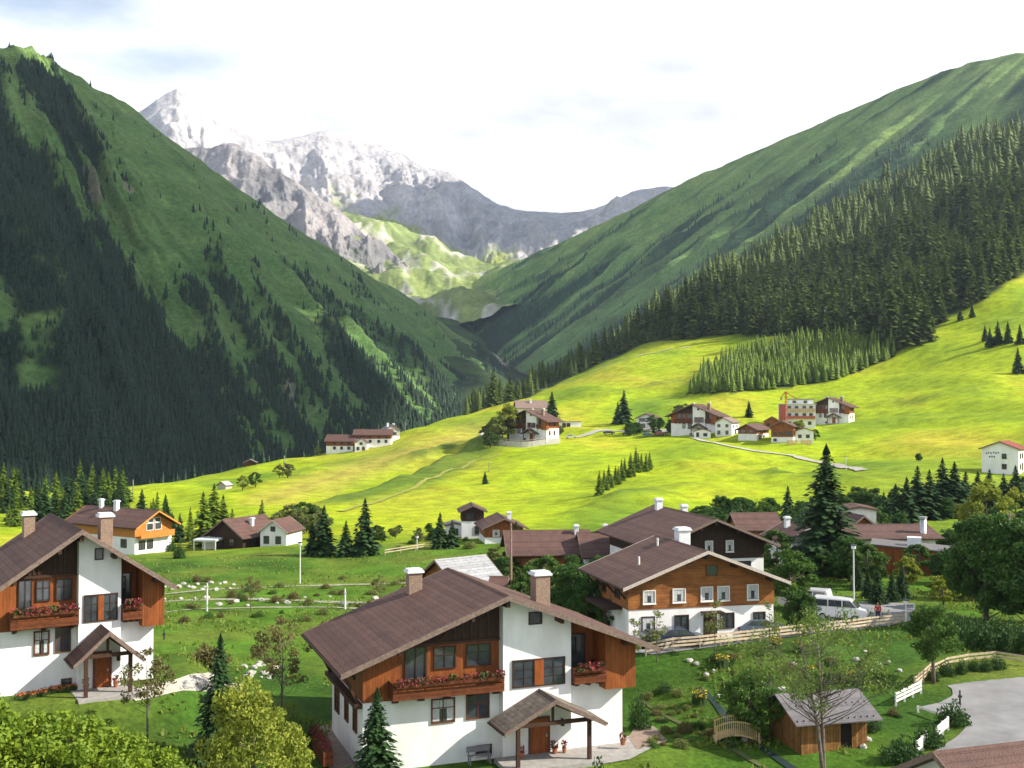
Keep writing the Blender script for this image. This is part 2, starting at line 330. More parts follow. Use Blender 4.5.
def landmat(name, strength=.35, sc1=.35, sc2=3.0, rockcol=None, bump=.6, bd=.3):
    m = bpy.data.materials.new(name); m.use_nodes = True; t = m.node_tree; n = t.nodes; L = t.links; b = n['Principled BSDF']
    b.inputs['Roughness'].default_value = .95; b.inputs['Specular IOR Level'].default_value = .1
    at = n.new('ShaderNodeAttribute'); at.attribute_name = 'zone'
    tcn = n.new('ShaderNodeTexCoord')
    a1 = n.new('ShaderNodeTexNoise'); a1.inputs['Scale'].default_value = sc1; a1.inputs['Detail'].default_value = 8; a1.inputs['Roughness'].default_value = .7
    a2 = n.new('ShaderNodeTexNoise'); a2.inputs['Scale'].default_value = sc2; a2.inputs['Detail'].default_value = 6; a2.inputs['Roughness'].default_value = .7
    L.new(tcn.outputs['Object'], a1.inputs[0]); L.new(tcn.outputs['Object'], a2.inputs[0])
    r1 = n.new('ShaderNodeMapRange'); r1.inputs[1].default_value = .3; r1.inputs[2].default_value = .7; r1.inputs[3].default_value = 1 - strength; r1.inputs[4].default_value = 1 + strength; L.new(a1.outputs[0], r1.inputs[0])
    r2 = n.new('ShaderNodeMapRange'); r2.inputs[1].default_value = .3; r2.inputs[2].default_value = .7; r2.inputs[3].default_value = 1 - strength; r2.inputs[4].default_value = 1 + strength; L.new(a2.outputs[0], r2.inputs[0])
    mu = n.new('ShaderNodeMath'); mu.operation = 'MULTIPLY'; L.new(r1.outputs[0], mu.inputs[0]); L.new(r2.outputs[0], mu.inputs[1])
    vs = n.new('ShaderNodeVectorMath'); vs.operation = 'SCALE'; L.new(at.outputs['Color'], vs.inputs[0]); L.new(mu.outputs[0], vs.inputs['Scale'])
    L.new(vs.outputs[0], b.inputs['Base Color'])
    bb = n.new('ShaderNodeBump'); bb.inputs['Strength'].default_value = bump; bb.inputs['Distance'].default_value = bd
    L.new(a2.outputs[0], bb.inputs['Height']); L.new(bb.outputs[0], b.inputs['Normal'])
    return m
def colmesh(name, v, f, col, m, label=None):
    o = npmesh(name, v, f, m, smooth=True); o['kind'] = 'structure'
    a = o.data.color_attributes.new('zone', 'FLOAT_COLOR', 'POINT'); a.data.foreach_set('color', np.asarray(col, dtype=np.float32).ravel())
    return o
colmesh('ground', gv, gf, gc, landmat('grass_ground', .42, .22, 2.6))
# wide base sheet under everything, to the horizon
b_ = MB(); b_.add([(-4300, -700, -320), (4300, -700, -320), (4300, 6500, -320), (-4300, 6500, -320)], [(0, 1, 2, 3)])
o = b_.build('terrain', mat('distant_land', (.06, .09, .03), (.08, .08, .04), scale=.001, rough=1)); o['kind'] = 'structure'
# land behind and beside the camera
b_ = MB(); sk = []
for k in range(41):
    a = math.pi * (1 + k / 40) ; sk.append((a,))
ring = [35.2, 60, 150, 500, 1700]
zz = [-20, -20, -15, 10, 60]
vv = []; ff = []
# sheet from the left edge of the ground round behind the camera to its right edge
aL = math.atan2(1, (-260 - 512) / F); aR = math.atan2(1, (1300 - 512) / F)
NA = 48
for i, y in enumerate(list(np.exp(ls[::15])) + [1700]):
    for k in range(NA + 1):
        t = k / NA; ang = aL + (2 * math.pi - (aL - aR)) * t
        rL = y / math.sin(aL); rR = y / math.sin(aR); r = rL + (rR - rL) * t
        zl = H((-260 - 512) / F * y, y) ; zr = H((1300 - 512) / F * y, y)
        tt = t * t * (3 - 2 * t); vv.append((r * math.cos(ang), r * math.sin(ang), (zl + (zr - zl) * tt) ))
nr = len(vv) // (NA + 1)
for i in range(nr - 1):
    for k in range(NA): a = i * (NA + 1) + k; ff.append((a, a + 1, a + NA + 2, a + NA + 1))
colmesh('terrain', vv, ff, [(.12, .2, .03, 1)] * len(vv), MATS.setdefault('hill_grass', landmat('hill_grass')))

# ---------------------------------------------------------------- mountains (each a real slope from base to ridge and down its far side)
def smoothlist(ps, n):
    ps = [Vector(p) for p in ps]; L = [0]
    for a, b in zip(ps, ps[1:]): L.append(L[-1] + 1)
    out = []
    for i in range(n):
        t = i / (n - 1) * L[-1]; k = min(int(t), len(ps) - 2); q = t - k
        p0 = ps[max(k - 1, 0)]; p1 = ps[k]; p2 = ps[k + 1]; p3 = ps[min(k + 2, len(ps) - 1)]
        cr = .5 * ((2 * p1) + (-p0 + p2) * q + (2 * p0 - 5 * p1 + 4 * p2 - p3) * q * q + (-p0 + 3 * p1 - 3 * p2 + p3) * q ** 3)
        li = p1.lerp(p2, q); out.append(li.lerp(cr, .6))
    return out
def sheet(name, pairs, nu, nv, disp, colf, m, sag=0, back=.35):
    base = smoothlist([P(*a) for a, b in pairs], nu); rid = smoothlist([P(*b) for a, b in pairs], nu)
    nb = int(nv * back); rows = nv + nb
    V = np.zeros((rows, nu, 3)); colr = np.ones((rows * nu, 4)); 
    for j in range(nu):
        a, b = base[j], rid[j]; h = b - a; hor = Vector((h.x, h.y, 0)); side = hor.cross(Vector((0, 0, 1))).normalized()
        nrm = side.cross(h).normalized(); 
        if nrm.z < 0: nrm = -nrm
        u = j / (nu - 1)
        for i in range(rows):
            v = i / (nv - 1)
            if v <= 1: p = a.lerp(b, v) - Vector((0, 0, 1)) * sag * math.sin(math.pi * v) * h.length
            else: q = v - 1; p = b + hor * q * 1.2 - Vector((0, 0, 1)) * abs(h.z) * q * 1.6
            vv_ = min(v, 1)
            p = p + nrm * disp(u, vv_, p)
            V[i, j] = p
            colr[i * nu + j, :3] = colf(u, vv_, p)
    ii, jj = np.meshgrid(np.arange(rows - 1), np.arange(nu - 1), indexing='ij')
    i0 = (ii * nu + jj).ravel(); f = np.stack([i0, i0 + 1, i0 + nu + 1, i0 + nu], -1)
    o = colmesh(name, V.reshape(-1, 3), f, colr, m); return V[:nv]
def rid(x, y, z, o=5, g=2.0, off=1.0): return mnoise.ridged_multi_fractal(Vector((x, y, z)), 1.0, 2.1, o, off, g)
def fbm(x, y, z, o=5): return mnoise.fractal(Vector((x, y, z)), 1.0, 2.1, o)
LEFT = [((-250, 600, 420), (-520, -330, 900)), ((-60, 560, 500), (-300, -140, 1000)), ((70, 530, 600), (-110, 10, 1150)), ((180, 505, 680), (-5, 42, 1300)), ((240, 495, 760), (30, 47, 1380)), ((290, 485, 830), (62, 65, 1450)),
 ((380, 462, 950), (140, 115, 1600)), ((440, 440, 1150), (250, 196, 1900)), ((475, 415, 1500), (350, 262, 2200)), ((495, 390, 1900), (430, 312, 2400)), ((507, 376, 2200), (500, 364, 2550))]
def lmask(u, v, p):
    px, py = toPx(p.x, p.y, p.z)
    e = py - (130 + (px - 30) * 350 / 240)      # below/left of the diagonal: forest
    g = fbm(u * 26 + 3, v * 2.6 - u * 3, 1.5, 3)
    g2 = fbm(px / 45, py / 45, 8, 3)
    f = .5 + g * .85 + g2 * .35
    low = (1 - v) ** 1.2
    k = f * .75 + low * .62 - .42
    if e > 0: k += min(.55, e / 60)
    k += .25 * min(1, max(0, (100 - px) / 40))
    q = max(0, 1 - ((px - 25) / 55) ** 2) * max(0, 1 - ((py - 325) / 95) ** 2); k -= q * (.8 + g2 * 2.2 + g * .8)
    d2 = py - (60 + max(0, px - 30) * .72)      # band below the skyline at top left
    if px < 150 and 0 < d2 < 60 : k += .45 * (1 - d2 / 60)
    if v > .92: k -= .35
    if 120 < px < 480:
        d3 = abs(py - (215 + (px - 250) * .60)); 
        if d3 < 14 and px > 250: k += .45
        d4 = py - (115 + (px - 140) * .66)
        if 0 < d4 < 50: k -= .5
    return k
def ldisp(u, v, p):
    w_ = math.sin(math.pi * min(1, v * .9 + .06)) ** .7
    g = rid(u * 15 + v * .8, v * .9, 2.2, 4)
    return (g - 1.1) * 26 * w_ * (.35 + u * .5 + .5) + fbm(p.x / 90, p.y / 90, p.z / 90) * 11 * w_ - 6 * w_
def lcol(u, v, p):
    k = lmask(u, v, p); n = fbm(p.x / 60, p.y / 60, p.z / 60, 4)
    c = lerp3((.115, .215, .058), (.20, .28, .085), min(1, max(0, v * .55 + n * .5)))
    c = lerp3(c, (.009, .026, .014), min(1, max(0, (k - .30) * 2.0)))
    px, py = toPx(p.x, p.y, p.z)
    for (sx, sy, sa, sb) in ((92, 185, 10, 16), (128, 188, 5, 4), (290, 395, 5, 13)):
        q = ((px - sx) / sa) ** 2 + ((py - sy - (px - sx) * .8) / sb) ** 2 + n * .8
        if q < 1: c = lerp3(c, (.30, .25, .19), .65)
    return c
MLAND = landmat('mountain_grass', .30, .02, .16, bump=1.0, bd=5)
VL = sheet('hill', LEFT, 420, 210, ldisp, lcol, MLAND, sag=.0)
RIGHT = [((1300, 420, 1500), (1900, -420, 1500)), ((1150, 400, 1500), (1500, -190, 1650)), ((900, 390, 1550), (1230, -40, 1850)), ((720, 390, 1650), (1060, 48, 2000)), ((570, 384, 1850), (1010, 54, 2100)), ((528, 375, 2050), (960, 66, 2250)), ((512, 367, 2300), (900, 88, 2400)), ((503, 360, 2500), (820, 124, 2600)),
 ((490, 350, 2700), (740, 158, 2800)), ((480, 338, 2900), (693, 178, 2900)), ((470, 326, 3050), (640, 205, 3050)), ((461, 318, 3250), (560, 243, 3250)), ((452, 311, 3450), (480, 277, 3500)), ((442, 306, 3650), (445, 285, 3650))]
def rdisp(u, v, p):
    w_ = math.sin(math.pi * min(1, v * .93 + .04)) ** .8
    g = rid(u * 19 - v * .7, v * .9, 9.2, 4)
    return (g - 1.0) * 26 * w_ + fbm(p.x / 120, p.y / 120, p.z / 120) * 14 * w_
def rcol(u, v, p):
    n = fbm(p.x / 90, p.y / 90, p.z / 90, 4); g = fbm(u * 34 + 5, v * 2.2, 4.5, 3)
    c = lerp3((.13, .23, .065), (.27, .36, .10), min(1, max(0, v * .6 + n * .6)))
    k = g * .9 + (1 - v) * .55 + n * .4 - .12
    c = lerp3(c, (.030, .070, .030), min(1, max(0, k * 1.7)))
    return c
VR = sheet('hill', RIGHT, 420, 190, rdisp, rcol, MLAND)
ROCKM = landmat('mountain_rock', .28, .006, .05, bump=1.0, bd=14)
SKY1 = [((60, 330, 4300), (60, 170, 5300)), ((110, 330, 4300), (110, 130, 5300)), ((140, 330, 4300), (142, 110, 5300)), ((175, 330, 4300), (176, 88, 5300)), ((205, 325, 4300), (206, 103, 5400)), ((240, 320, 4300), (240, 130, 5500)), ((270, 318, 4300), (272, 141, 5600)), ((300, 315, 4300), (302, 137, 5700)),
 ((330, 315, 4200), (330, 131, 5800)), ((365, 310, 4200), (370, 141, 5800)), ((395, 308, 4200), (400, 153, 5700)), ((415, 306, 4200), (422, 166, 5500)), ((435, 304, 4150), (450, 172, 5400)), ((450, 300, 4100), (475, 190, 5300)), ((465, 296, 4100), (500, 205, 5200)), ((480, 294, 4000), (525, 211, 5200)), ((500, 292, 3900), (565, 211, 5200)), ((520, 290, 3900), (600, 207, 5100)), ((540, 290, 3900), (640, 190, 5000)), ((600, 290, 3900), (700, 185, 5000))]
def kdisp(u, v, p):
    w_ = math.sin(math.pi * min(1, v * .88 + .1)) ** .6 if v < 1 else .35
    g = rid(u * 16 + v * .9, v * 1.6, 3.2, 6); g2 = rid(p.x / 330, p.z / 330, p.y / 500, 5)
    return ((g - 1.0) * 62 * w_ + (g2 - 1) * 60 * w_ + fbm(p.x / 70, p.y / 70, p.z / 70, 5) * 20) * min(1, v * 1.6 + .1) * (1 - .75 * max(0, v - .8) / .2)
def kcol(u, v, p):
    n = fbm(p.x / 300, p.y / 300, p.z / 300, 5); n2 = rid(p.x / 160, p.y / 160, p.z / 90, 4)
    c = lerp3((.52, .49, .50), (.31, .30, .33), min(1, max(0, n * .9 + .2))); c = lerp3(c, (.50, .45, .42), min(1, max(0, (n2 - 1.1))))
    px, py = toPx(p.x, p.y, p.z)
    k = (py - 214 - (px - 400) * .30) / 22 - n * 1.5 if px > 330 else (py - 240) / 25 - n
    return lerp3(c, (.30, .36, .05), min(1, max(0, k)))
VK = sheet('mountain', SKY1, 440, 200, kdisp, kcol, ROCKM)
# rocky spur in front of the main peak
SPUR = [((100, 300, 3500), (150, 150, 4300)), ((150, 320, 3500), (185, 150, 4300)), ((200, 330, 3500), (208, 148, 4250)), ((250, 335, 3450), (235, 144, 4200)), ((300, 335, 3400), (262, 160, 4150)), ((330, 335, 3400), (290, 180, 4100)), ((350, 330, 3350), (322, 200, 4050)),
 ((375, 322, 3300), (350, 220, 4000)), ((392, 316, 3300), (378, 243, 3900)), ((405, 312, 3300), (402, 262, 3800)), ((420, 308, 3300), (425, 285, 3600))]
def sdisp(u, v, p):
    w_ = math.sin(math.pi * min(1, v * .9 + .06)) ** .7
    return ((rid(u * 7 - v, v * 1.6, 6.2, 6) - 1) * 45 + (rid(p.x / 210, p.z / 260, p.y / 300, 6) - 1) * 60 + fbm(p.x / 60, p.y / 60, p.z / 60, 5) * 14) * w_
def scol(u, v, p):
    n = fbm(p.x / 200, p.y / 200, p.z / 200, 5); px, py = toPx(p.x, p.y, p.z)
    c = lerp3((.34, .31, .31), (.15, .15, .16), min(1, max(0, n * 1.0 + .3)))
    k = (.55 - v) * 3 + n * 1.6 - .3
    return lerp3(c, (.10, .15, .04), min(1, max(0, k)))
VS = sheet('mountain', SPUR, 300, 130, sdisp, scol, ROCKM)
# sunlit valley head
VAL = [((300, 340, 2900), (300, 225, 4300)), ((340, 340, 2900), (345, 212, 4400)), ((380, 335, 2900), (385, 222, 4400)), ((420, 325, 2900), (420, 240, 4400)), ((455, 318, 2900), (460, 254, 4300)), ((480, 312, 2900), (500, 262, 4200)), ((500, 310, 2900), (560, 262, 4200)), ((560, 310, 2900), (640, 262, 4200))]
def vdisp(u, v, p): return fbm(p.x / 200, p.y / 200, 1, 5) * 45 + (rid(p.x / 320, p.y / 320, 4, 4) - 1) * 25
def vcol(u, v, p):
    n = fbm(p.x / 120, p.y / 120, 3, 5); n2 = rid(p.x / 170, p.y / 330, 5, 4)
    c = lerp3((.22, .27, .085), (.13, .17, .06), min(1, max(0, n * 1.2 + .15)))
    return lerp3(c, (.5, .47, .42), min(1, max(0, (n2 - 1.25) * 2.5)))
VV = sheet('hill', VAL, 220, 130, vdisp, vcol, landmat('alpine_meadow', .3, .01, .06, bump=.6, bd=5))
# wooded floor of the side valley, with the pale stream bed in it
FLO = [((330, 440, 1250), (390, 318, 3700)), ((420, 440, 1250), (430, 303, 3700)), ((500, 440, 1300), (452, 306, 3600)), ((600, 470, 1350), (500, 348, 3300)), ((720, 480, 1400), (580, 360, 3300))]
def fdisp(u, v, p): return fbm(p.x / 100, p.y / 100, 2, 4) * 12
def fcol(u, v, p):
    n = fbm(p.x / 60, p.y / 60, 2, 4); px, py = toPx(p.x, p.y, p.z)
    c = lerp3((.03, .055, .02), (.09, .14, .035), min(1, max(0, v * .6 + n * .6)))
    d = abs((px - 494) - (py - 350) * .75) + n * 2
    if 346 < py < 366 and d < 3.2: c = (.55, .48, .44)
    return c
VF = sheet('hill', FLO, 200, 160, fdisp, fcol, MLAND)
# clouds: unseen bodies added on the sun's side to shade left slope, valley and shoulder
CLM = mat('shade_cloud_white', (.9, .9, .92), rough=1)
def shade_cloud(T, L, rx, ry, rz_, seed):
    c = Vector(T) + SD * L; bm = bmesh.new(); bmesh.ops.create_icosphere(bm, subdivisions=4, radius=1)
    for v in bm.verts:
        n = 1 + .28 * fbm(v.co.x * 1.6 + seed, v.co.y * 1.6, v.co.z * 1.6, 5); v.co = Vector((v.co.x * rx * n, v.co.y * ry * n, v.co.z * rz_ * n)) + c
    me = bpy.data.meshes.new('shade_cloud'); bm.to_mesh(me); bm.free(); me.materials.append(CLM); o = bpy.data.objects.new('shade_cloud', me); C.objects.link(o); o['kind'] = 'structure'
shade_cloud((-400, 960, 300), 3700, 580, 480, 60, 3)
shade_cloud((-560, 900, -60), 4300, 420, 420, 50, 2)
shade_cloud((-300, 1850, 330), 3700, 640, 600, 60, 8)
shade_cloud((60, 2700, 330), 3800, 560, 520, 60, 5)
shade_cloud((60, 5100, 850), 3000, 800, 620, 120, 5)
# the valley air
bm = bmesh.new(); bmesh.ops.create_cube(bm, size=1)
for v in bm.verts: v.co = Vector((v.co.x * 9000, 2900 + v.co.y * 7400, -321 + (v.co.z + .5) * 2150))
me = bpy.data.meshes.new('haze'); bm.to_mesh(me); bm.free(); hm = bpy.data.materials.new('valley_haze'); hm.use_nodes = True; n = hm.node_tree.nodes; n.remove(n['Principled BSDF'])
pv = n.new('ShaderNodeVolumePrincipled'); pv.inputs['Color'].default_value = (.66, .82, 1, 1); pv.inputs['Density'].default_value = 4.9e-5; pv.inputs['Anisotropy'].default_value = .2
hm.node_tree.links.new(pv.outputs[0], n['Material Output'].inputs['Volume']); me.materials.append(hm); o = bpy.data.objects.new('haze', me); C.objects.link(o); o['kind'] = 'stuff'
# ================================================================ buildings
def fbox(mb, face, W, L, u0, u1, d0, d1, z0, z1):
    if face == 'F': mb.box(u0, u1, -d1, -d0, z0, z1)
    elif face == 'L': mb.box(-d1, -d0, u0, u1, z0, z1)
    elif face == 'R': mb.box(W + d0, W + d1, u0, u1, z0, z1)
    else: mb.box(u0, u1, L + d0, L + d1, z0, z1)
def window(t, face, W, L, u, z, w_, h, frame=None, base=0.0, style='plain', curtain=False, sill=False):
    """u, z = lower left corner on the face; base = how far the wall already stands proud"""
    frame = frame or FRAME; fr = MB(); b = base; q = .085 if w_ > .7 else .06
    fbox(fr, face, W, L, u - q, u, b, b + .09, z - q, z + h + q); fbox(fr, face, W, L, u + w_, u + w_ + q, b, b + .09, z - q, z + h + q)
    fbox(fr, face, W, L, u, u + w_, b, b + .088, z - q, z); fbox(fr, face, W, L, u, u + w_, b, b + .088, z + h, z + h + q)
    if style in ('cross', 'mullion'): fbox(fr, face, W, L, u + w_ / 2 - .03, u + w_ / 2 + .03, b, b + .075, z, z + h)
    if style == 'cross': fbox(fr, face, W, L, u, u + w_, b, b + .07, z + h * .62, z + h * .62 + .05)
    if style == 'panelled':
        fbox(fr, face, W, L, u + w_ * .41, u + w_ * .59, b, b + .08, z, z + h)
        for c in (.205, .795): fbox(fr, face, W, L, u + w_ * c - .02, u + w_ * c + .02, b, b + .06, z, z + h)
        for c in (.33, .66):
            fbox(fr, face, W, L, u, u + w_ * .41, b, b + .057, z + h * c - .015, z + h * c + .015); fbox(fr, face, W, L, u + w_ * .59, u + w_, b, b + .057, z + h * c - .015, z + h * c + .015)
    o = fr.build('window', frame, t)
    p = MB(); fbox(p, face, W, L, u, u + w_, b + .012, b + .03, z, z + h); p.build('pane', GLASS, o)
    if curtain:
        c = MB(); s = w_ * .33
        for (a0, a1, g) in ((0, s, .42), (w_ - s, w_, .42), (s, w_ - s, .72)):
            fbox(c, face, W, L, u + a0 + .01, u + a1 - .01, b + .032, b + .04, z + h * (.05 if g < .5 else .6), z + h - .02)
        c.build('curtain', CURT, o)
    if sill:
        s_ = MB(); fbox(s_, face, W, L, u - .12, u + w_ + .12, b, b + .16, z - q - .06, z - q - .003); s_.build('sill', frame, o)
    return o
def roof(t, W, y0, y1, he, hr, oh, thick=.2, xr=None, rmat=None, bmat=None, x0=0.0, zoff=.012, soff=True, purlins=0):
    """gabled roof with its ridge along local y; he = wall top height, hr = ridge height"""
    xr = W / 2 if xr is None else xr; rmat = rmat or ROOF; bmat = bmat or FASCIA
    ml = (hr - he) / xr; mr = (hr - he) / (W - xr); zl = he - ml * oh + zoff; zr = he - mr * oh + zoff; zt_ = hr + zoff
    A, B, Cc = (x0 - oh, zl), (x0 + xr, zt_), (x0 + W + oh, zr); up = thick
    m = MB(); m.add([(A[0], y0, A[1] + up), (B[0], y0, B[1] + up), (B[0], y1, B[1] + up), (A[0], y1, A[1] + up), (A[0], y0, A[1] + up * .45), (B[0], y0, B[1] + up * .45), (B[0], y1, B[1] + up * .45), (A[0], y1, A[1] + up * .45),
                     (Cc[0], y0, Cc[1] + up), (Cc[0], y1, Cc[1] + up), (Cc[0], y0, Cc[1] + up * .45), (Cc[0], y1, Cc[1] + up * .45)],
                    [(0, 1, 2, 3), (1, 8, 9, 2), (4, 7, 6, 5), (5, 6, 11, 10), (0, 4, 5, 1), (1, 5, 10, 8), (3, 2, 6, 7), (2, 9, 11, 6), (0, 3, 7, 4), (8, 10, 11, 9)])
    # ridge cap
    m.prism_y([(B[0] - .16, B[1] + up - .16 * ml + .02), (B[0], B[1] + up + .05), (B[0] + .16, B[1] + up - .16 * mr + .02), (B[0], B[1] + up + .01)][::-1], y0 + .002, y1 - .002)
    r = m.build('roof', rmat, t)
    s = MB(); lo = up * .45 - .003
    s.add([(A[0] + .02, y0 + .02, A[1]), (B[0], y0 + .02, B[1]), (B[0], y1 - .02, B[1]), (A[0] + .02, y1 - .02, A[1]), (A[0] + .02, y0 + .02, A[1] + lo), (B[0], y0 + .02, B[1] + lo), (B[0], y1 - .02, B[1] + lo), (A[0] + .02, y1 - .02, A[1] + lo),
           (Cc[0] - .02, y0 + .02, Cc[1]), (Cc[0] - .02, y1 - .02, Cc[1]), (Cc[0] - .02, y0 + .02, Cc[1] + lo), (Cc[0] - .02, y1 - .02, Cc[1] + lo)],
          [(4, 5, 6, 7), (5, 10, 11, 6), (0, 3, 2, 1), (1, 2, 9, 8), (0, 1, 5, 4), (1, 8, 10, 5), (3, 7, 6, 2), (2, 6, 11, 9), (0, 4, 7, 3), (8, 9, 11, 10)])
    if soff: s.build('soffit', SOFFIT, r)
    hgt = max(.22, thick * 1.25)
    for yy in (y0 - .05, y1 + .0):
        for (p, q) in ((A, B), (B, Cc)):
            b = MB(); b.add([(p[0], yy, p[1] + up - hgt), (q[0], yy, q[1] + up - hgt), (q[0], yy, q[1] + up + .03), (p[0], yy, p[1] + up + .03), (p[0], yy + .05, p[1] + up - hgt), (q[0], yy + .05, q[1] + up - hgt), (q[0], yy + .05, q[1] + up + .03), (p[0], yy + .05, p[1] + up + .03)],
                  [(0, 1, 2, 3), (7, 6, 5, 4), (0, 4, 5, 1), (3, 2, 6, 7), (1, 5, 6, 2), (0, 3, 7, 4)])
            b.build('barge_board', bmat, r)
    for p in (A, Cc):
        g = MB(); s_ = -1 if p is A else 1; g.tube([(p[0] + s_ * .07, y0, p[1] + up * .55), (p[0] + s_ * .07, y1, p[1] + up * .55)], .075, 6)
        g.build('gutter', BEAM, r)
    if purlins:
        for k in range(purlins):
            for (p, q) in ((A, B), (B, Cc)):
                f_ = (k + .8) / (purlins + .3); x = p[0] + (q[0] - p[0]) * f_; z = p[1] + (q[1] - p[1]) * f_
                pm = MB(); pm.box(x - .1, x + .1, y0 + .15, -.1, z - .34, z - .10); pm.build('purlin', BEAM, r)
        pm = MB(); pm.box(B[0] - .12, B[0] + .12, y0 + .12, -.1, B[1] - .5, B[1] - .13); pm.build('purlin', BEAM, r)
    return r
def roofz(W, he, hr, x, xr=None, thick=.2):
    xr = W / 2 if xr is None else xr
    return (he + (hr - he) / xr * x if x < xr else he + (hr - he) / (W - xr) * (W - x)) + thick
def chimney(r, x, y, zb, zt_, w_=.8, d=.8, m=None, cap=True, flat=None):
    c = MB(); c.box(x - w_ / 2, x + w_ / 2, y - d / 2, y + d / 2, zb, zt_); o = c.build('chimney', m or BRICK, r, bevel=.02)
    if cap:
        k = MB(); k.box(x - w_ / 2 - .12, x + w_ / 2 + .12, y - d / 2 - .12, y + d / 2 + .12, zt_ + .003, zt_ + .14); k.box(x - w_ / 2 - .02, x + w_ / 2 + .02, y - d / 2 - .02, y + d / 2 + .02, zt_ + .143, zt_ + .26)
        # sub-part level is used up by the chimney itself, so the cap sits beside it under the roof
        k.build('chimney_cap', flat or CAP, r)
    return o
def flowers(par, x0, x1, y0, y1, z, n, rng, sx=1):
    v = []; f = []; r = []; v2 = []; f2 = []; r2 = []
    for k in range(n):
        x = rng.uniform(x0, x1); y = rng.uniform(y0, y1); zz_ = z + rng.uniform(-.12, .34); s = rng.uniform(.05, .10)
        a = [Vector((rng.uniform(-1, 1), rng.uniform(-1, 1), rng.uniform(-1, 1))) * s for _ in range(3)]; c = Vector((x, y, zz_))
        if math.sin(x * 3.1 + 1) * .3 + rng.random() > .42: T, Fc, Rr = v, f, r
        else: T, Fc, Rr = v2, f2, r2
        o = len(T); T += [c + a[0], c + a[1], c - a[0], c - a[1] + a[2] * .4]; Fc.append((o, o + 1, o + 2, o + 3)); Rr.append(rng.random())
    npmesh('flowers', v, f, REDFL, par, r); npmesh('leaves', v2, f2, LEAFG, par, r2)
def chalet(loc, rz, label, sx=1.0, group=None, proof=None, seed=1, detail=True):
    rng = random.Random(seed); t = thing('chalet', loc, rz, label, 'house', group)
    W = 16.5 * sx; L = 9.2; he = 6.6; hr = 9.85; S = lambda u: u * sx
    lo = MB(); lo.box(0, W, 0, L, -.6, 3.9); lo.build('wall', WHITE, t)
    # plinth and yard slab
    # upper timber storey, left and right of the tower
    up = MB(); up.prism_y([(-.0, 3.903), (S(8.6), 3.903), (S(8.6), roofz(W, he, hr, S(8.25), None, 0)), (S(8.25), hr), (0, he)], .0, L); up.build('timber_wall', WOOD, t)
    up = MB(); xa = S(12.6); up.prism_y([(xa, 3.903), (W, 3.903), (W, he), (xa, roofz(W, he, hr, xa, None, 0))], 1.0, L); up.build('timber_wall', WOOD, t)
    mid = MB(); mid.prism_y([(S(8.6), 3.903), (xa, 3.903), (xa, roofz(W, he, hr, xa, None, 0)), (S(8.6), roofz(W, he, hr, S(8.6), None, 0))], .4, L - .01); mid.build('wall', WHITE, t)
    # timber corner bay at the right end, closed full height
    cb = MB(); cx0 = W - S(1.6); cb.prism_y([(cx0, 3.6), (W + .45, 3.6), (W + .45, he - .02 - .45 * .36), (W, he - .02), (cx0, roofz(W, he, hr, cx0, None, 0) - .02)], -1.0, .998); cb.build('corner_bay', WOOD, t)
    # tower
    tx0, tx1 = S(8.3), S(12.7); tw = MB(); zt0 = roofz(W, he, hr, tx0, None, 0); zt1 = roofz(W, he, hr, tx1, None, 0)
    tw.prism_y([(tx0, -.6), (tx1, -.6), (tx1, zt1 - .02), (max(tx0, W / 2), hr - .02), (tx0, zt0 - .02)] if tx0 >= W / 2 else [(tx0, -.6), (tx1, -.6), (tx1, zt1 - .02), (W / 2, hr - .02), (tx0, zt0 - .02)], -.75, .39); tw.build('stair_tower', WHITE, t)
    # dark panelled gable boarding
    gb = MB(); gb.prism_y([(S(2.6), 7.25), (tx0 - .002, 7.25), (tx0 - .002, zt0 - .05), (S(3.2), roofz(W, he, hr, S(3.2), None, 0) - .05)], -.09, -.002); gb.build('gable_panel', DWOOD, t)
    gb = MB(); 
    for k in range(9):
        u = S(3.4 + k * .52); z1 = roofz(W, he, hr, u, None, 0) - .12
        if z1 > 7.5: gb.box(u - .05, u + .05, -.14, -.092, 7.3, z1)
    gb.beam((S(4.6), -.12, 7.4), (S(5.7), -.12, 8.5), .1, .06); gb.beam((S(6.8), -.12, 7.4), (S(5.7), -.12, 8.5), .1, .06)
    gb.box(S(2.3), tx0 - .002, -.2, -.002 - .09, 7.08, 7.24); gb.build('timber_braces', BEAM, t)
    # roof
    r = roof(t, W, -2.0, L + 1.5, he, hr, 1.75 if sx > .9 else 1.0, .24, purlins=2)
    zc = roofz(W, he, hr, S(5.3), None, .2); chimney(r, S(5.3), 8.6, zc - .3, zc + 1.35, .9 * max(.8, sx), .9)
    zc = roofz(W, he, hr, S(12.6), None, .2); chimney(r, S(12.6), 4.2, zc - .3, zc + 1.95, 1.0 * max(.8, sx), 1.0)
    # windows
    window(t, 'F', W, L, S(2.55), 5.0, S(1.15), 1.95, DFRAME, style='mullion'); window(t, 'F', W, L, S(4.3), 5.65, S(1.2), 1.2, DFRAME, style='cross'); window(t, 'F', W, L, S(6.3), 5.65, S(1.4), 1.2, DFRAME, style='cross')
    window(t, 'F', W, L, S(4.15), 2.35, S(1.3), 1.35, FRAME, style='cross', curtain=True); window(t, 'F', W, L, S(6.3), 2.4, S(1.3), 1.4, FRAME, style='cross')
    window(t, 'F', W, L, S(10.0), 8.1, S(.7), .62, DFRAME, base=.75)
    window(t, 'F', W, L, S(8.95), 4.25, S(3.25), 1.55, DFRAME, base=.75, style='panelled')
    pm = MB(); pm.box(S(10.28), S(10.87), -.86, -.832, 4.25, 5.8); pm.build('window_panel', DOORM, t)
    window(t, 'F', W, L, S(6.9), .05, S(.85), .55, DFRAME)
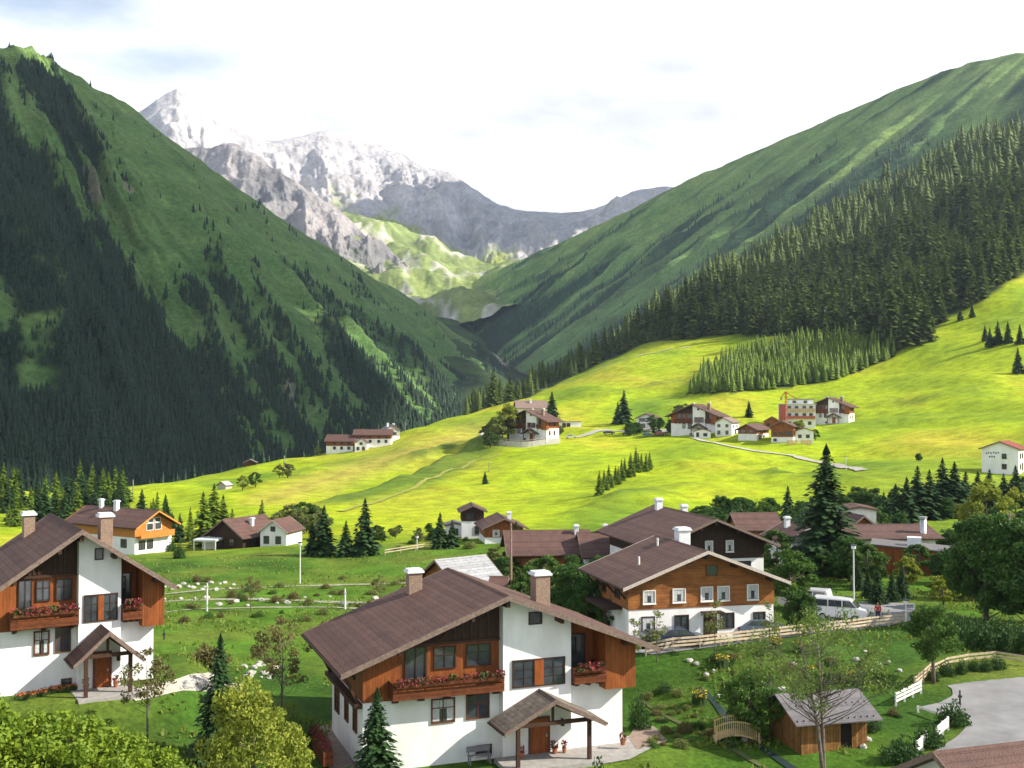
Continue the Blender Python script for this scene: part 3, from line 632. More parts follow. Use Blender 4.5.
    window(t, 'F', W, L, S(12.95), 5.5, S(.75), 1.1, DFRAME, base=-1.0, style='cross'); 
    window(t, 'F', W, L, S(14.2 - .75), 5.0 - .2, S(.85), 2.0, DFRAME, base=-1.0)
    for u in (1.5, 4.0): window(t, 'L', W, L, u, 1.8, .85, 1.7, FRAME, style='cross')
    window(t, 'L', W, L, 6.8, 1.6, 1.2, 1.8, FRAME, style='cross'); window(t, 'L', W, L, 2.2, 4.9, 1.2, 1.2, DFRAME, style='cross'); window(t, 'L', W, L, 5.4, 4.9, 1.2, 1.2, DFRAME, style='cross')
    for u in (1.8, 5.2): window(t, 'R', W, L, u, 1.8, 1.0, 1.3, FRAME, style='cross'); window(t, 'R', W, L, u, 4.9, 1.1, 1.3, DFRAME, style='cross')
    # balconies
    def balcony(x0, x1, yb, y1, z0, n):
        m = MB(); m.box(x0, x1, y1, yb, z0, z0 + .14)
        for s in (0, 1):
            x = (x0 if s == 0 else x1 - .06); m.box(x, x + .06, y1 + .07, yb, z0 + .15, z0 + .98)
        m.box(x0, x1, y1, y1 + .06, z0 + .143, z0 + .52); m.box(x0, x1, y1 - .01, y1 + .065, z0 + .60, z0 + .92); m.box(x0 - .05, x1 + .05, y1 - .06, y1 + .1, z0 + .96, z0 + 1.06)
        k = x0 + .3
        while k < x1: m.box(k, k + .07, y1 + .0, y1 + .05, z0 + .5, z0 + .97); k += .55
        b = m.build('balcony', BALC, t)
        n_ = max(3, int((x1 - x0) / 1.3))
        for q in range(n_):
            br = MB()
            x = x0 + .3 + (x1 - x0 - .6) * q / (n_ - 1); br.add([(x - .09, yb, z0 - .42), (x + .09, yb, z0 - .42), (x + .09, yb, z0 - .002), (x - .09, yb, z0 - .002), (x - .09, y1 + .2, z0 - .17), (x + .09, y1 + .2, z0 - .17), (x + .09, y1 + .1, z0 - .002), (x - .09, y1 + .1, z0 - .002)],
                [(0, 1, 2, 3), (7, 6, 5, 4), (0, 4, 5, 1), (1, 5, 6, 2), (2, 6, 7, 3), (3, 7, 4, 0)])
            br.build('bracket', BEAM, b)
        bx = MB(); bx.box(x0 + .1, x1 - .1, y1 - .26, y1 - .064, z0 + .78, z0 + .96); bx.build('flower_box', BALC, b)
        flowers(b, x0 + .1, x1 - .1, y1 - .34, y1 - .02, z0 + 1.0, n, rng)
    balcony(S(1.5), S(8.25), 0, -1.15, 4.15, 650 if detail else 200)
    balcony(S(12.75), W - S(1.63), 1.0, -1.2, 4.15, 300 if detail else 120)
    # side balcony with flowers
    # porch
    p0, p1 = S(7.9), S(13.3); pc = (p0 + p1) / 2; ph = MB(); y0 = -3.5; ze, zr_ = 2.35, 3.75
    prr = roof(t, p1 - p0, y0, -.76, ze, zr_, .5, .2, rmat=proof or ROOFY, x0=p0, bmat=FASCIA); prr.name = 'porch_roof'
    ps = MB()
    for x in (p0 + .55 * sx, p1 - .35 * sx): ps.box(x - .11, x + .11, y0 + .45, y0 + .67, -.3, ze + .25)
    ps.box(p0, p1, y0 + .42, y0 + .62, ze + .0, ze + .22); ps.beam((p0 + .1, y0 + .5, ze + .1), (pc, y0 + .5, zr_ - .1), .14, .2); ps.beam((p1 - .1, y0 + .5, ze + .1), (pc, y0 + .5, zr_ - .1), .14, .2); ps.box(pc - .07, pc + .07, y0 + .45, y0 + .58, ze, zr_ - .12)
    ps.build('porch_frame', BEAM, t)
    fl = MB(); fl.box(p0 - .2, p1 + .3, y0 - .1, -.76, -.35, .02); fl.build('porch_step', CONC, t)
    d = MB(); dx = S(10.05); dw = max(.85, S(1.1)); d.box(dx, dx + dw, -.83, -.755, .02, 2.12)
    for q in (0, 1): d.box(dx + .12 + q * dw * .42, dx + dw * .42 + q * dw * .42, -.85, -.831, .25, 1.9)
    do = d.build('door', DOORM, t); h_ = MB(); h_.box(dx + dw - .14, dx + dw - .08, -.90, -.852, 1.0, 1.16); h_.build('handle', METAL, do)
    fr = MB(); fr.box(dx - .14, dx - .003, -.84, -.753, .02, 2.26); fr.box(dx + dw + .003, dx + dw + .14, -.84, -.753, .02, 2.26); fr.box(dx, dx + dw, -.84, -.753, 2.123, 2.26); fr.build('door_frame', FRAME, do)
    la = MB(); lx = dx + dw + S(.9); la.box(lx - .04, lx + .04, -1.0, -.753, 1.98, 2.04); la.prism_z([(lx + .13 * math.cos(a), -1.0 + .13 * math.sin(a)) for a in [k * math.pi / 3 for k in range(6)]], 1.62, 1.95); la.prism_z([(lx + .18 * math.cos(a), -1.0 + .18 * math.sin(a)) for a in [k * math.pi / 3 for k in range(6)]], 1.953, 1.975); la.build('lantern', DMETAL, t)
    # end walls dark barge timber under eaves, left
    lw = MB(); lw.box(-.5, -.002, .0, L, 3.6, 3.85); lw.beam((-.05, .3, 3.6), (-1.3, .3, 6.0), .18); lw.beam((-.05, L - .3, 3.6), (-1.3, L - .3, 6.0), .18); lw.build('side_beams', BEAM, t)
    return t
def gp(px, Y, dz=0): g = G(px, Y); return (g.x, g.y, g.z + dz)
fgx = (372 - 512) / F * 66
FG = chalet((fgx - .5, 66, -21.4), R(20.5), 'large white and larch-wood chalet nearest the viewer, with grey weathered porch roof', 1.04, seed=1)
LC = chalet(((-5 - 512) / F * 67.3, 67.3, -17.5), R(31), 'chalet cut by the left edge of the photo, with red-brown porch roof', .58, proof=ROOF, seed=2)
# side terrace with flower boxes on the near chalet's left wall
# ---- the three same-pattern chalets up on the meadow
def small_chalet(loc, rz, label, sc, group): 
    return copy_tree(FAR, loc, rz, label, group, sc)
GH = 'chalets of one pattern up on the meadow'
FAR = chalet(gp(508, 400, .3), R(-40), 'white tower chalet alone on a stone terrace beside pale leafy trees', 1.0, GH, proof=ROOF, seed=3, detail=False); FAR.scale = (1.08, .78, 1.08)
small_chalet(gp(671, 400, .3), R(-38), 'largest white tower chalet at the left of the meadow hamlet', (1.1, .68, 1.12), GH)
small_chalet(gp(809, 425, .3), R(-38), 'white tower chalet at the right end of the meadow hamlet', (.95, .62, .98), GH)

def house(name, label, loc, rz, W, L, he, hr, split=0, lower=None, upper=None, rmat=None, oh=1.0, ohf=1.2, wins=(), front=None, bm_=None, xr=None, group=None, chims=(), thick=.2, cat='house', purlins=0, ohb=None):
    t = thing(name, loc, rz, label, cat, group); lower = lower or WHITE; upper = upper or lower
    xr = W / 2 if xr is None else xr
    if split > 0:
        m = MB(); m.box(0, W, 0, L, -1.2, split); m.build('wall', lower, t)
    s = split + .003 if split > 0 else -1.2; e = .05 if split > 0 else 0
    m = MB(); hs = min(he, 99)
    if split < he: m.prism_y([(-e, s), (W + e, s), (W + e, he - e * .3), (xr, hr), (-e, he - e * .3)], -e, L + e)
    else: m.prism_y([(0, s), (W, s), (xr + (W - xr) * (hr - s) / (hr - he), s), (xr, hr), (xr - xr * (hr - s) / (hr - he), s)], -e, L + e)
    m.build('gable_wall' if split > 0 else 'wall', upper, t)
    r = roof(t, W, -ohf, L + (ohf if ohb is None else ohb), he + e, hr + e, oh, thick, xr=xr, rmat=rmat, bmat=bm_, purlins=purlins)
    for c in chims:
        x, y, hh, sz = c[:4]; zc = roofz(W, he, hr, x, xr); chimney(r, x, y, zc - .3, zc + hh, sz, sz, c[4] if len(c) > 4 else None)
    for wdef in wins:
        face, u, z, w_, h = wdef[:5]; kw = wdef[5] if len(wdef) > 5 else {}
        b = e if z > split and split > 0 else 0
        window(t, face, W, L, u, z, w_, h, base=b, **kw)
    return t, r
cu = dict(frame=WFRAME, style='plain', curtain=True, sill=True); dk = dict(frame=DFRAME, style='mullion')
# ---- two-storey guest house, middle right
Wm, Lm = 13.0, 9.2
mid, mr_ = house('guest_house', 'two-storey house with brown timber upper floor over white ground floor, behind rail fence', gp(628, 90.5), R(14), Wm, Lm, 4.85, 7.3, 2.75, WHITE, WOODZ, ROOF, .95, 1.3,
    wins=[('F', 1.3, 3.3, .95, .95, cu), ('F', 3.9, 3.3, 1.0, 1.0, cu), ('F', 6.4, 3.3, .95, 1.05, cu), ('F', 7.9, 3.3, .95, 1.05, cu), ('F', 10.6, 3.25, .9, 1.15, cu), ('F', 6.9, 5.4, .9, .75, dict(frame=FRAME)),
          ('F', 1.2, .95, 1.0, 1.15, dict(frame=DFRAME, curtain=True)), ('F', 4.1, .95, 1.1, 1.15, dict(frame=DFRAME, style='mullion')), ('F', 8.2, .95, 1.1, 1.15, dict(frame=DFRAME, style='mullion')), ('F', 11.2, .95, .95, 1.1, dict(frame=DFRAME, style='mullion')),
          ('L', 2.0, 3.4, 1.0, 1.0, dk), ('L', 5.5, 3.4, 1.0, 1.0, dk)], bm_=PFASCIA, chims=[(7.6, 6.8, 1.3, 1.1, CAP)], purlins=2)
d = MB(); d.box(6.6, 7.8, -.1, -.003, .0, 2.15); do = d.build('door', DWOOD, mid); h_ = MB(); h_.box(7.6, 7.66, -.16, -.102, 1, 1.15); h_.build('handle', METAL, do)
d = MB(); d.box(6.3, 8.1, -1.0, -.055, 2.3, 2.42); d.build('door_canopy', DWOOD, mid)
d = MB()
for q in (2.2, 5.2): d.tube([(q if q < 3 else q, q * 1.1 + 1, roofz(Wm, 4.85, 7.3, q) - .1), (q, q * 1.1 + 1, roofz(Wm, 4.85, 7.3, q) + .75)], .09, 6)
d.build('vent_pipe', WHITEF, mid)
d = MB()
for q in (.6, 3.2, 5.8, 8.4): d.beam((-.06, q, 3.6), (-.85, q, 4.5), .16)
d.build('eave_struts', BEAM, mid)
d = MB(); d.box(-1.6, -.002, 1.5, 6.5, 2.55, 2.8); d.box(-1.5, -1.38, 1.6, 1.72, -.5, 2.55); d.box(-1.5, -1.38, 6.3, 6.42, -.5, 2.55); d.build('side_canopy', DWOOD, mid)
# ---- dark-gabled house behind it
house('dark_gabled_house', 'broad house with black-brown timber gable and white garage level, directly behind the two-storey timber house', gp(656, 117, .1), R(14), 12.4, 15, 5.1, 7.6, 3.4, WHITE, DWOOD, ROOF, 1.2, 1.6,
      wins=[('F', 5.6, 4.2, .75, 1.1, cu), ('F', 8.0, 4.2, .75, 1.1, cu), ('F', 7.6, 1.2, 3.2, 1.8, dict(frame=DFRAME, style='mullion')), ('L', 4, .9, 1.2, 1.2, dk)], bm_=FASCIA, chims=[(5.6, 13.5, 1.1, .75, CAP), (8.0, 11.5, .95, .65, CAP)], purlins=2)
# ---- long low building, orange timber, ridge across the view
house('long_timber_house', 'long low house with brown roof and orange board wall, left of the dark-gabled house', gp(588, 135), R(95), 8.0, 9.3, 3.0, 5.0, 0, WOODZ, WOODZ, ROOF, 1.0, .8, wins=[('L', 2, .8, .8, 1.0, dk), ('L', 6.2, .8, .8, 1.0, dk)], bm_=FASCIA, chims=[(3.2, 1.0, .9, .5, CAP)])
house('white_annexe', 'low white annexe with brown roof joining the long timber house to the dark-gabled house', gp(622, 133), R(95), 7.0, 4.6, 2.7, 4.8, 0, WHITE, WHITE, ROOF, .8, .4, wins=[('L', 1.2, .8, 1.0, 1.0, dk)], bm_=FASCIA, chims=[(3.4, 1.5, .8, .45, CAP)])
# ---- red-brown small house and white cottage
house('small_timber_house', 'small house with red-brown timber gable and white base, beside the tall thin mast', gp(485, 172), R(8), 6.0, 8, 2.5, 3.8, 1.0, WHITE, WOOD, ROOF, .7, .9, wins=[('F', 1.3, 1.3, .9, .8, cu), ('F', 3.9, 1.3, .7, .7, dk)], bm_=FASCIA, chims=[(4.2, 3, 1.0, .6, CAP)])
house('white_cottage', 'narrow white cottage with dark upper opening, left of the small red-brown timber house', gp(462, 182), R(5), 3.6, 5, 4.5, 5.3, 2.9, WHITE, DWOOD, ROOF, .5, .5, wins=[('F', .8, 3.2, 1.0, .9, dk), ('F', 2.2, .8, .9, 1.2, dk)])
house('white_shed', 'low white outbuilding against the left side of the white cottage', gp(446, 186), R(5), 3.0, 4, 1.9, 2.3, 0, WHITE, WHITE, GREYROOF, .2, .2, wins=[('F', .8, .4, 1.2, 1.0, dk)], cat='outbuilding')
# ---- grey-roofed barn behind the near chalet
house('barn', 'barn with pale grey shingle roof just behind the near chalet roof', gp(424, 120), R(-52), 6.0, 5.6, 3.2, 5.1, 0, WOODZ, WOODZ, mat('pale_grey_shingle', (.42, .42, .43), (.27, .27, .28), scale=3, rough=.7, pattern=('rows', .35, 0, .25)), .6, .6, cat='barn')
house('wood_store', 'low brown-roofed store among bushes right of the grey-roofed barn', gp(503, 116), R(85), 4, 5.0, 1.6, 2.5, 0, WOODZ, WOODZ, ROOF, .4, .4, cat='shed')
# ---- orange-gabled house far left
ho, hr2 = house('orange_gabled_house', 'white house with bright orange glazed gable and long brown roof, behind the left-edge chalet', gp(136, 172), R(58), 7.2, 15.5, 4.4, 6.4, 2.6, WHITE, mat('bright_larch', (.50, .20, .035), (.36, .13, .02), scale=3, rough=.6), ROOF, .8, 1.3,
      wins=[('F', .8, .7, 1.1, 1.3, dk), ('F', 2.4, .7, 1.0, 1.3, dk), ('F', 2.2, 3.6, 1.2, 1.0, dict(frame=WFRAME)), ('F', 3.8, 3.6, 1.2, 1.0, dict(frame=WFRAME)), ('F', 2.5, 4.8, 1.0, .6, dict(frame=WFRAME)), ('F', 3.8, 4.8, 1.0, .6, dict(frame=WFRAME)), ('L', 2, 1, 1.2, 1.2, dk), ('L', 6, 1, 1.2, 1.2, dk)], bm_=mat('bright_barge', (.55, .24, .05), (.4, .16, .03), scale=3), chims=[(3.0, 8.2, 1.4, .7, CAP), (3.4, 12.5, 1.2, .6, CAP)])
d = MB(); d.box(.3, 6.9, -1.1, -.003, 2.45, 2.6); d.box(.3, 6.9, -1.1, -1.03, 2.6, 3.45); bo = d.build('balcony', MATS['bright_larch'], ho)
# ---- dark timber house with white wing
house('dark_timber_house', 'dark brown timber house on the green bank, joined to a small white wing', gp(211, 182), R(-28), 7.0, 8.5, 2.6, 4.9, 0, DWOOD, DWOOD, ROOF, .9, .9, wins=[('F', 1.6, .8, .9, 1, dk), ('F', 4.2, .8, .9, 1, dk), ('R', 2, .8, 1, 1, dk)], chims=[(5.4, 4, 1.0, .55, CAP)])
house('white_wing', 'small white gabled wing with grey roof on the right of the dark timber house', gp(261, 180), R(-14), 4.6, 6.0, 2.5, 4.2, 0, WHITE, WHITE, ROOF, .4, .4, wins=[('F', .7, .6, .8, 1.1, dk), ('F', 2.8, .6, .8, 1.1, dk), ('F', 1.9, 2.6, .7, .7, dk)], bm_=PFASCIA)
t = thing('carport', gp(194, 178), R(-6), 'white flat-roofed carport left of the dark timber house', 'carport'); m = MB(); m.box(0, 3.8, 0, 4, 1.55, 1.85); m.build('roof', CAP, t)
for x in (0.05, 1.85, 3.6):
    m = MB(); m.box(x, x + .15, .05, .2, -.8, 1.547); m.build('post', WHITEF, t)
m = MB(); m.box(.05, 3.75, 3.7, 3.9, -.8, 1.547); m.build('rear_wall', WHITE, t)
# ---- right-hand complex
house('white_tower_house', 'tall plain white block with flat brown roof behind the trees on the right', gp(843, 168), R(-6), 4.8, 6, 4.4, 4.8, 0, WHITE, WHITE, ROOF, .3, .4, wins=[('F', 1.0, 2.8, .8, .8, dk)])
house('orange_walled_house', 'house with orange timber wall and brown roof in front of the tall white block', gp(846, 158), R(12), 4.6, 5.5, 2.7, 4.4, 0, WOODZ, WOODZ, ROOF, .7, .8, wins=[('F', 1.8, .9, .9, .9, dk)])
house('flat_roofed_inn', 'long white building under a wide shallow brown roof, behind the slanting board wall', gp(934, 142), R(93), 9, 11.3, 2.9, 4.0, 0, WHITE, WHITE, ROOF, .8, .8, wins=[('L', 7.0, .8, 1.4, 1.1, dk), ('L', 9.2, .8, 1.2, 1.1, dk), ('L', 3.6, .8, 1.2, 1.1, dk), ('L', 1.2, .9, 1.2, 1.1, dk)])
t = thing('steel_flue', gp(922, 143.2), 0, 'shiny steel flue standing up through the shallow brown roof on the right', 'flue'); m = MB(); m.tube([(0, 0, 0), (0, 0, 5.3)], .42, 12); m.build('pipe', METAL, t, smooth=True); m = MB(); m.tube([(0, 0, 5.3), (0, 0, 5.55)], .52, 12); m.build('cap', METAL, t)
t = thing('board_clad_annexe', gp(871, 131), R(-20), 'slanting annexe clad in reddish boards with a white terrace hatch on its flat roof', 'annexe')
m = MB(); m.add([(0, 0, -.6), (9.5, 0, -.6), (9.5, 6, -.6), (0, 6, -.6), (0, 0, 3.3), (9.5, 0, 2.7), (9.5, 6, 2.7), (0, 6, 3.3)], [(0, 3, 2, 1), (4, 5, 6, 7), (0, 1, 5, 4), (1, 2, 6, 5), (2, 3, 7, 6), (3, 0, 4, 7)]); m.build('wall', WOOD, t)
m = MB(); m.add([(-.2, -.2, 3.31), (9.7, -.2, 2.69), (9.7, 6.2, 2.69), (-.2, 6.2, 3.31), (-.2, -.2, 3.46), (9.7, -.2, 2.84), (9.7, 6.2, 2.84), (-.2, 6.2, 3.46)], [(0, 3, 2, 1), (4, 5, 6, 7), (0, 1, 5, 4), (1, 2, 6, 5), (2, 3, 7, 6), (3, 0, 4, 7)]); m.build('roof', GREYROOF, t)
m = MB(); m.box(3.9, 5.5, 1.5, 3.0, 3.0, 4.2); m.build('hatch', CAP, t)
house('brown_roofed_house', 'low brown-roofed house half hidden left of the big dark spruce', gp(778, 160), R(95), 6, 5.6, 2.6, 4.4, 0, WOODZ, WOODZ, ROOF, .7, .7)
house('white_gabled_annexe', 'white wall with pale-edged brown roof just left of the big dark spruce', gp(786, 138), R(12), 6, 6, 3.4, 4.9, 0, WHITE, WHITE, ROOF, .6, .8, wins=[('F', 1, 1.6, 1, 1, dk), ('F', 3.4, 1.6, 1, 1, dk)], bm_=PFASCIA, chims=[(2, 4, 1.1, .6, CAP)])
# ---- white red-roofed house at far right
wh, _ = house('red_roofed_house', 'white two-storey house with red roof alone at the right edge of the meadow', gp(981, 262), R(-38), 8.2, 7.6, 5.6, 7.2, 0, WHITE, WHITE, REDROOF, .5, .5,
   wins=[('F', 4.6, 3.3, .9, 1.1, dict(frame=DFRAME)), ('R', 1.2, 3.4, .8, 1.1, dict(frame=DFRAME)), ('R', 3.1, 3.4, .8, 1.1, dict(frame=DFRAME)), ('R', 5.3, 3.4, .8, 1.1, dict(frame=DFRAME)), ('R', 1.2, .9, .8, 1.1, dict(frame=DFRAME)), ('R', 3.1, .6, .9, 1.6, dict(frame=DFRAME)), ('R', 5.3, .9, .8, 1.1, dict(frame=DFRAME)), ('F', 4.6, .9, .9, 1.1, dict(frame=DFRAME))])
m = MB()
for k, (u, z) in enumerate([(1.0, 4.3), (1.5, 4.45), (2.0, 4.35), (2.6, 4.5), (3.1, 4.4), (3.6, 4.5), (1.7, 3.5), (2.2, 3.55), (2.7, 3.5)]): m.box(u, u + .28, -.03, -.004, z, z + .38)
m.build('wall_lettering', DMETAL, wh)
# ---- hotel row on the far crest
GHO = None
house('timber_inn', 'brown-roofed timber and white inn, left half of the row on the far meadow crest', gp(353, 452), R(84), 9, 11.2, 4.2, 6.6, 2.2, WHITE, WOOD, ROOF, .8, .8, wins=[('L', q, .8, 1.0, 1.1, dk) for q in (1.2, 4.2, 7.2)] + [('L', q, 2.8, 1.0, 1.0, dk) for q in (1.2, 4.2, 7.2)])
house('long_inn', 'long brown-roofed inn, right half of the row on the far meadow crest', gp(391, 455), R(92), 8, 15.0, 4.0, 6.0, 2.4, WHITE, WOOD, ROOF, .7, .7, wins=[('L', q, .8, 1.0, 1.1, dk) for q in (1.5, 4.5, 8, 11.5)] + [('L', q, 2.8, 1.0, .9, dk) for q in (1.5, 4.5, 8, 11.5)])
house('grey_farmhouse', 'pale grey-roofed house with white chimneys rising behind the right end of the crest row', gp(386, 468), R(20), 6, 9, 6.0, 8.0, 3.4, WHITE, STONE, GREYROOF, .5, .5, wins=[('F', 1, 3.9, .9, 1, dk), ('F', 3.6, 3.9, .9, 1, dk)], chims=[(1.5, 3, 1.4, .8, CAP), (4.5, 5, 1.2, .8, CAP)])
house('white_gabled_lodge', 'narrow white gabled lodge between the two brown roofs of the crest row', gp(355, 447), R(4), 5.0, 8, 3.6, 5.4, 0, WHITE, WHITE, ROOF, .3, .3, wins=[('F', .8, .8, 1, 1.3, dk), ('F', 3.0, .8, 1, 1.3, dk), ('F', 2, 3, 1, .9, dk)])
house('field_barn', 'tiny pale hay barn alone on the lower left meadow', gp(218, 340), R(-25), 3.2, 3.0, 1.3, 2.3, 0, STONE, STONE, mat('silver_shingle', (.45, .42, .40), (.3, .28, .27), scale=3), .3, .3, cat='barn')
house('distant_shed', 'tiny dark shed at the foot of the forest slope, left end of the lit meadow', gp(244, 440), R(10), 5, 4, 1.8, 3.0, 0, DWOOD, DWOOD, GREYROOF, .3, .3, cat='shed')
# ---- meadow hamlet
house('pale_roofed_farm', 'wide farmhouse with pale brown roof behind the chalet on the stone terrace', gp(547, 492), R(97), 9, 13.5, 3.2, 6.2, 0, WHITE, WHITE, mat('sunbleached_roof', (.26, .18, .15), (.17, .12, .10), scale=1.2), .8, .6, wins=[('L', q, 1, 1, 1.1, dk) for q in (1.5, 5, 8.5)], chims=[(3.0, 7, 1.3, .8, CAP)])
t = thing('white_garage', gp(561, 446), R(3), 'low white flat-roofed garage beside the lane, right of the chalet terrace', 'garage'); m = MB(); m.box(0, 8.2, 0, 5, -.5, 2.6); m.build('wall', WHITE, t); m = MB(); m.box(-.2, 8.4, -.3, 5.2, 2.603, 2.8); m.build('roof', GREYROOF, t)
for q in (.5, 2.3): m = MB(); m.box(q, q + 1.5, -.06, -.003, .0, 2.1); m.build('door', DWOOD, t)
house('dark_fronted_house', 'small dark-gabled house with white side among bushes, left end of the hamlet', gp(637, 425), R(-22), 7.2, 7, 4.4, 6.0, 0, WHITE, WHITE, ROOF, .7, .9, wins=[('F', .9, 3, 2.2, 1.2, dk), ('F', 4.2, 3, 1.8, 1.2, dk), ('F', .9, .7, 2.2, 1.4, dk)])
house('white_hamlet_house', 'white house with small windows below the leftmost hamlet chalet', gp(715, 383), R(-30), 6.0, 7.8, 5.0, 6.6, 0, WHITE, WHITE, mat('sunbleached_roof', (.26, .18, .15)), .5, .5, wins=[('F', .9, 3.4, .9, .9, dk), ('F', 3.8, 3.4, .9, .9, dk), ('F', .9, .9, .9, 1.2, dk), ('F', 3.8, .9, .9, 1.2, dk), ('R', 1.6, 3.2, .9, .9, dk), ('R', 5, 3.2, .9, .9, dk), ('R', 3.2, .9, 1.1, 1.6, dk)])
house('grey_annexe', 'low grey-white annexe stepping down left of the white hamlet house', gp(694, 382), R(-10), 5.6, 5, 2.4, 3.2, 0, STONE, WHITE, GREYROOF, .2, .2, wins=[('F', .8, .6, .8, 1.4, dk), ('F', 3.2, .8, 1.2, 1, dk)], cat='annexe')
house('arched_garage_house', 'brown timber house with two arched garage doors, centre of the hamlet', gp(738, 372), R(-33), 6.5, 11.5, 3.8, 5.4, 2.3, WHITE, WOOD, ROOF, .9, 1.2, wins=[('F', 1.0, 2.7, 1.6, 1, dk), ('F', 3.9, 2.7, 1.4, 1, dk), ('R', 2.0, 0, 1.7, 1.7, dk), ('R', 5.8, 0, 1.7, 1.7, dk), ('R', 3, 2.7, .9, .8, dk), ('R', 7, 2.7, .9, .8, dk)])
house('lower_timber_house', 'red-brown timber block with dark balcony front and white base, nearest house of the hamlet', gp(771, 364), R(-20), 7.0, 9.0, 5.4, 7.0, 1.9, WHITE, WOOD, ROOF, .8, 1.0, wins=[('F', .8, 2.5, .9, .9, dk), ('F', 2.6, 2.5, .9, .9, dk), ('F', 4.6, 2.5, 1.9, 1.2, dk), ('F', .8, .5, .9, .8, dk), ('R', 1.5, 2.6, 1.6, 1.2, dk), ('R', 5, 2.6, 1.6, 1.2, dk)])
house('white_service_block', 'low white block at the right of the red-brown timber block', gp(795, 368), R(-6), 6.0, 6, 3.4, 4.4, 0, WHITE, WHITE, REDROOF, .3, .3, wins=[('F', 1, 1.2, 1, 1, dk), ('F', 3.6, 1.2, 1, 1, dk)])
ORANGE = mat('scaffold_mesh_orange', (.45, .14, .10), (.32, .09, .06), scale=3, rough=.8)
t = thing('scaffolded_building', gp(779, 412), R(-12), 'tall pale building with rust-red panels and balconies, under construction behind the hamlet', 'building')
m = MB(); m.box(0, 13.2, 0, 9, -.6, 8.6); m.build('wall', WHITE, t); m = MB(); m.box(3.6, 12.4, .5, 9.3, 8.603, 10.2); m.build('attic', WHITE, t); m = MB(); m.box(-.4, 13.6, -.8, 9.4, 8.4, 8.6 - .003); m.build('eaves_slab', CAP, t); m = MB(); m.box(3.2, 12.8, .1, 9.6, 10.203, 10.45); m.build('roof', mat('sunbleached_roof', (.26, .18, .15)), t)
m = MB(); m.box(-.06, 2.4, -.25, -.003, .6, 8.3); m.build('cladding_panel', ORANGE, t)
for z in (3.0, 5.8):
    m = MB(); m.box(2.6, 13.0, -1.1, -.003, z, z + .15); m.box(2.6, 13.0, -1.1, -1.03, z + .15, z + 1.05); m.build('balcony', ORANGE if z < 4 else mat('pale_wood_panel', (.5, .36, .26)), t)
for (x, z) in ((3.2, 3.9), (5.8, 3.9), (8.6, 3.9), (11, 3.9), (3.2, 6.6), (5.8, 6.6), (8.6, 6.6), (11, 6.6), (5, 8.9), (9, 8.9), (3.2, .8), (7, .8), (10.5, .8)): window(t, 'F', 13.2, 9, x, z, 1.1, 1.1 if z != 8.9 else .8, DFRAME, base=0 if z != 8.9 else -.5)
REDP = mat('red_crane_paint', (.50, .045, .035), (.35, .04, .03), scale=3, rough=.5)
t = thing('construction_crane', gp(786, 402), R(-20), 'slim red lattice crane standing in front of the building under construction', 'crane')
m = MB(); hh = 14.5
for sx_, sy_ in ((-.45, -.45), (.45, -.45), (.45, .45), (-.45, .45)): m.beam((sx_, sy_, -.3), (sx_ * .5, sy_ * .5, hh), .14)
for k in range(10):
    z0 = k * hh / 10; z1 = z0 + hh / 10; a = .45 * (1 - k / 20); s = 1 if k % 2 else -1
    m.beam((-a * s, -a, z0), (a * s, -a, z1), .09); m.beam((-a, a * s, z0), (-a, -a * s, z1), .09); m.beam((a, a * s, z0), (a, -a * s, z1), .09)
m.build('mast', REDP, t); m = MB(); m.beam((-.3, 0, hh), (3.8, 0, hh - 2.6), .25); m.beam((-.3, 0, hh - .1), (-1.8, 0, hh - 2.2), .25); m.build('jib', REDP, t); m = MB(); m.box(-2.1, -1.3, -.4, .4, hh - 3.0, hh - 2.2); m.build('counterweight', CONC, t)
house('small_hamlet_cottage', 'small brown-roofed cottage wedged behind the arched-garage house', gp(764, 408), R(-15), 5.5, 6, 2.6, 4.2, 0, WOOD, WOOD, ROOF, .6, .6, wins=[('F', 1, .9, 1, 1, dk)])
house('white_hut', 'tiny white house peeping out left of the tall pale trees on the crest', gp(481, 425), R(10), 4.0, 5, 2.6, 3.8, 0, WHITE, WHITE, ROOF, .3, .3, wins=[('F', 1.3, .8, 1.2, 1, dk)])
# ---- roof corner at bottom right
house('roof_corner_house', 'house at the bottom right corner of which only the brown roof shows', gp(1104, 47), R(108), 7, 5.3, 4.4, 6.35, 0, WHITE, WHITE, ROOF, .8, .8, bm_=FASCIA)
# ---- garden shed
sh = thing('garden_shed', gp(799, 69, .05), R(14), 'small upright-board wooden shed with grey metal roof in the garden, lower right', 'shed')
SW, SL = 4.6, 4.2
SHW = mat('honey_shed_boards', (.36, .17, .045), (.20, .085, .025), scale=3, rough=.65, pattern=('planks', .2, 0, .45))
SHWY = mat('honey_shed_side_boards', (.33, .16, .05), (.19, .08, .025), scale=3, rough=.65, pattern=('planks', .2, 1, .45))
m = MB(); m.add([(0, 0, -.5), (3.1, 0, -.5), (3.1, 0, 2.15), (0, 0, 2.75 - .6)], [(0, 1, 2, 3)]); m = MB(); m.box(.0, 2.75, .0, .12, -.5, 2.1); m.build('front_wall', SHW, sh); m = MB(); m.box(3.55, SW, 0, .12, -.5, 2.1); m.box(2.75, 3.549, 0, .12, 1.95, 2.1); m.build('front_wall', SHW, sh)
m = MB(); 
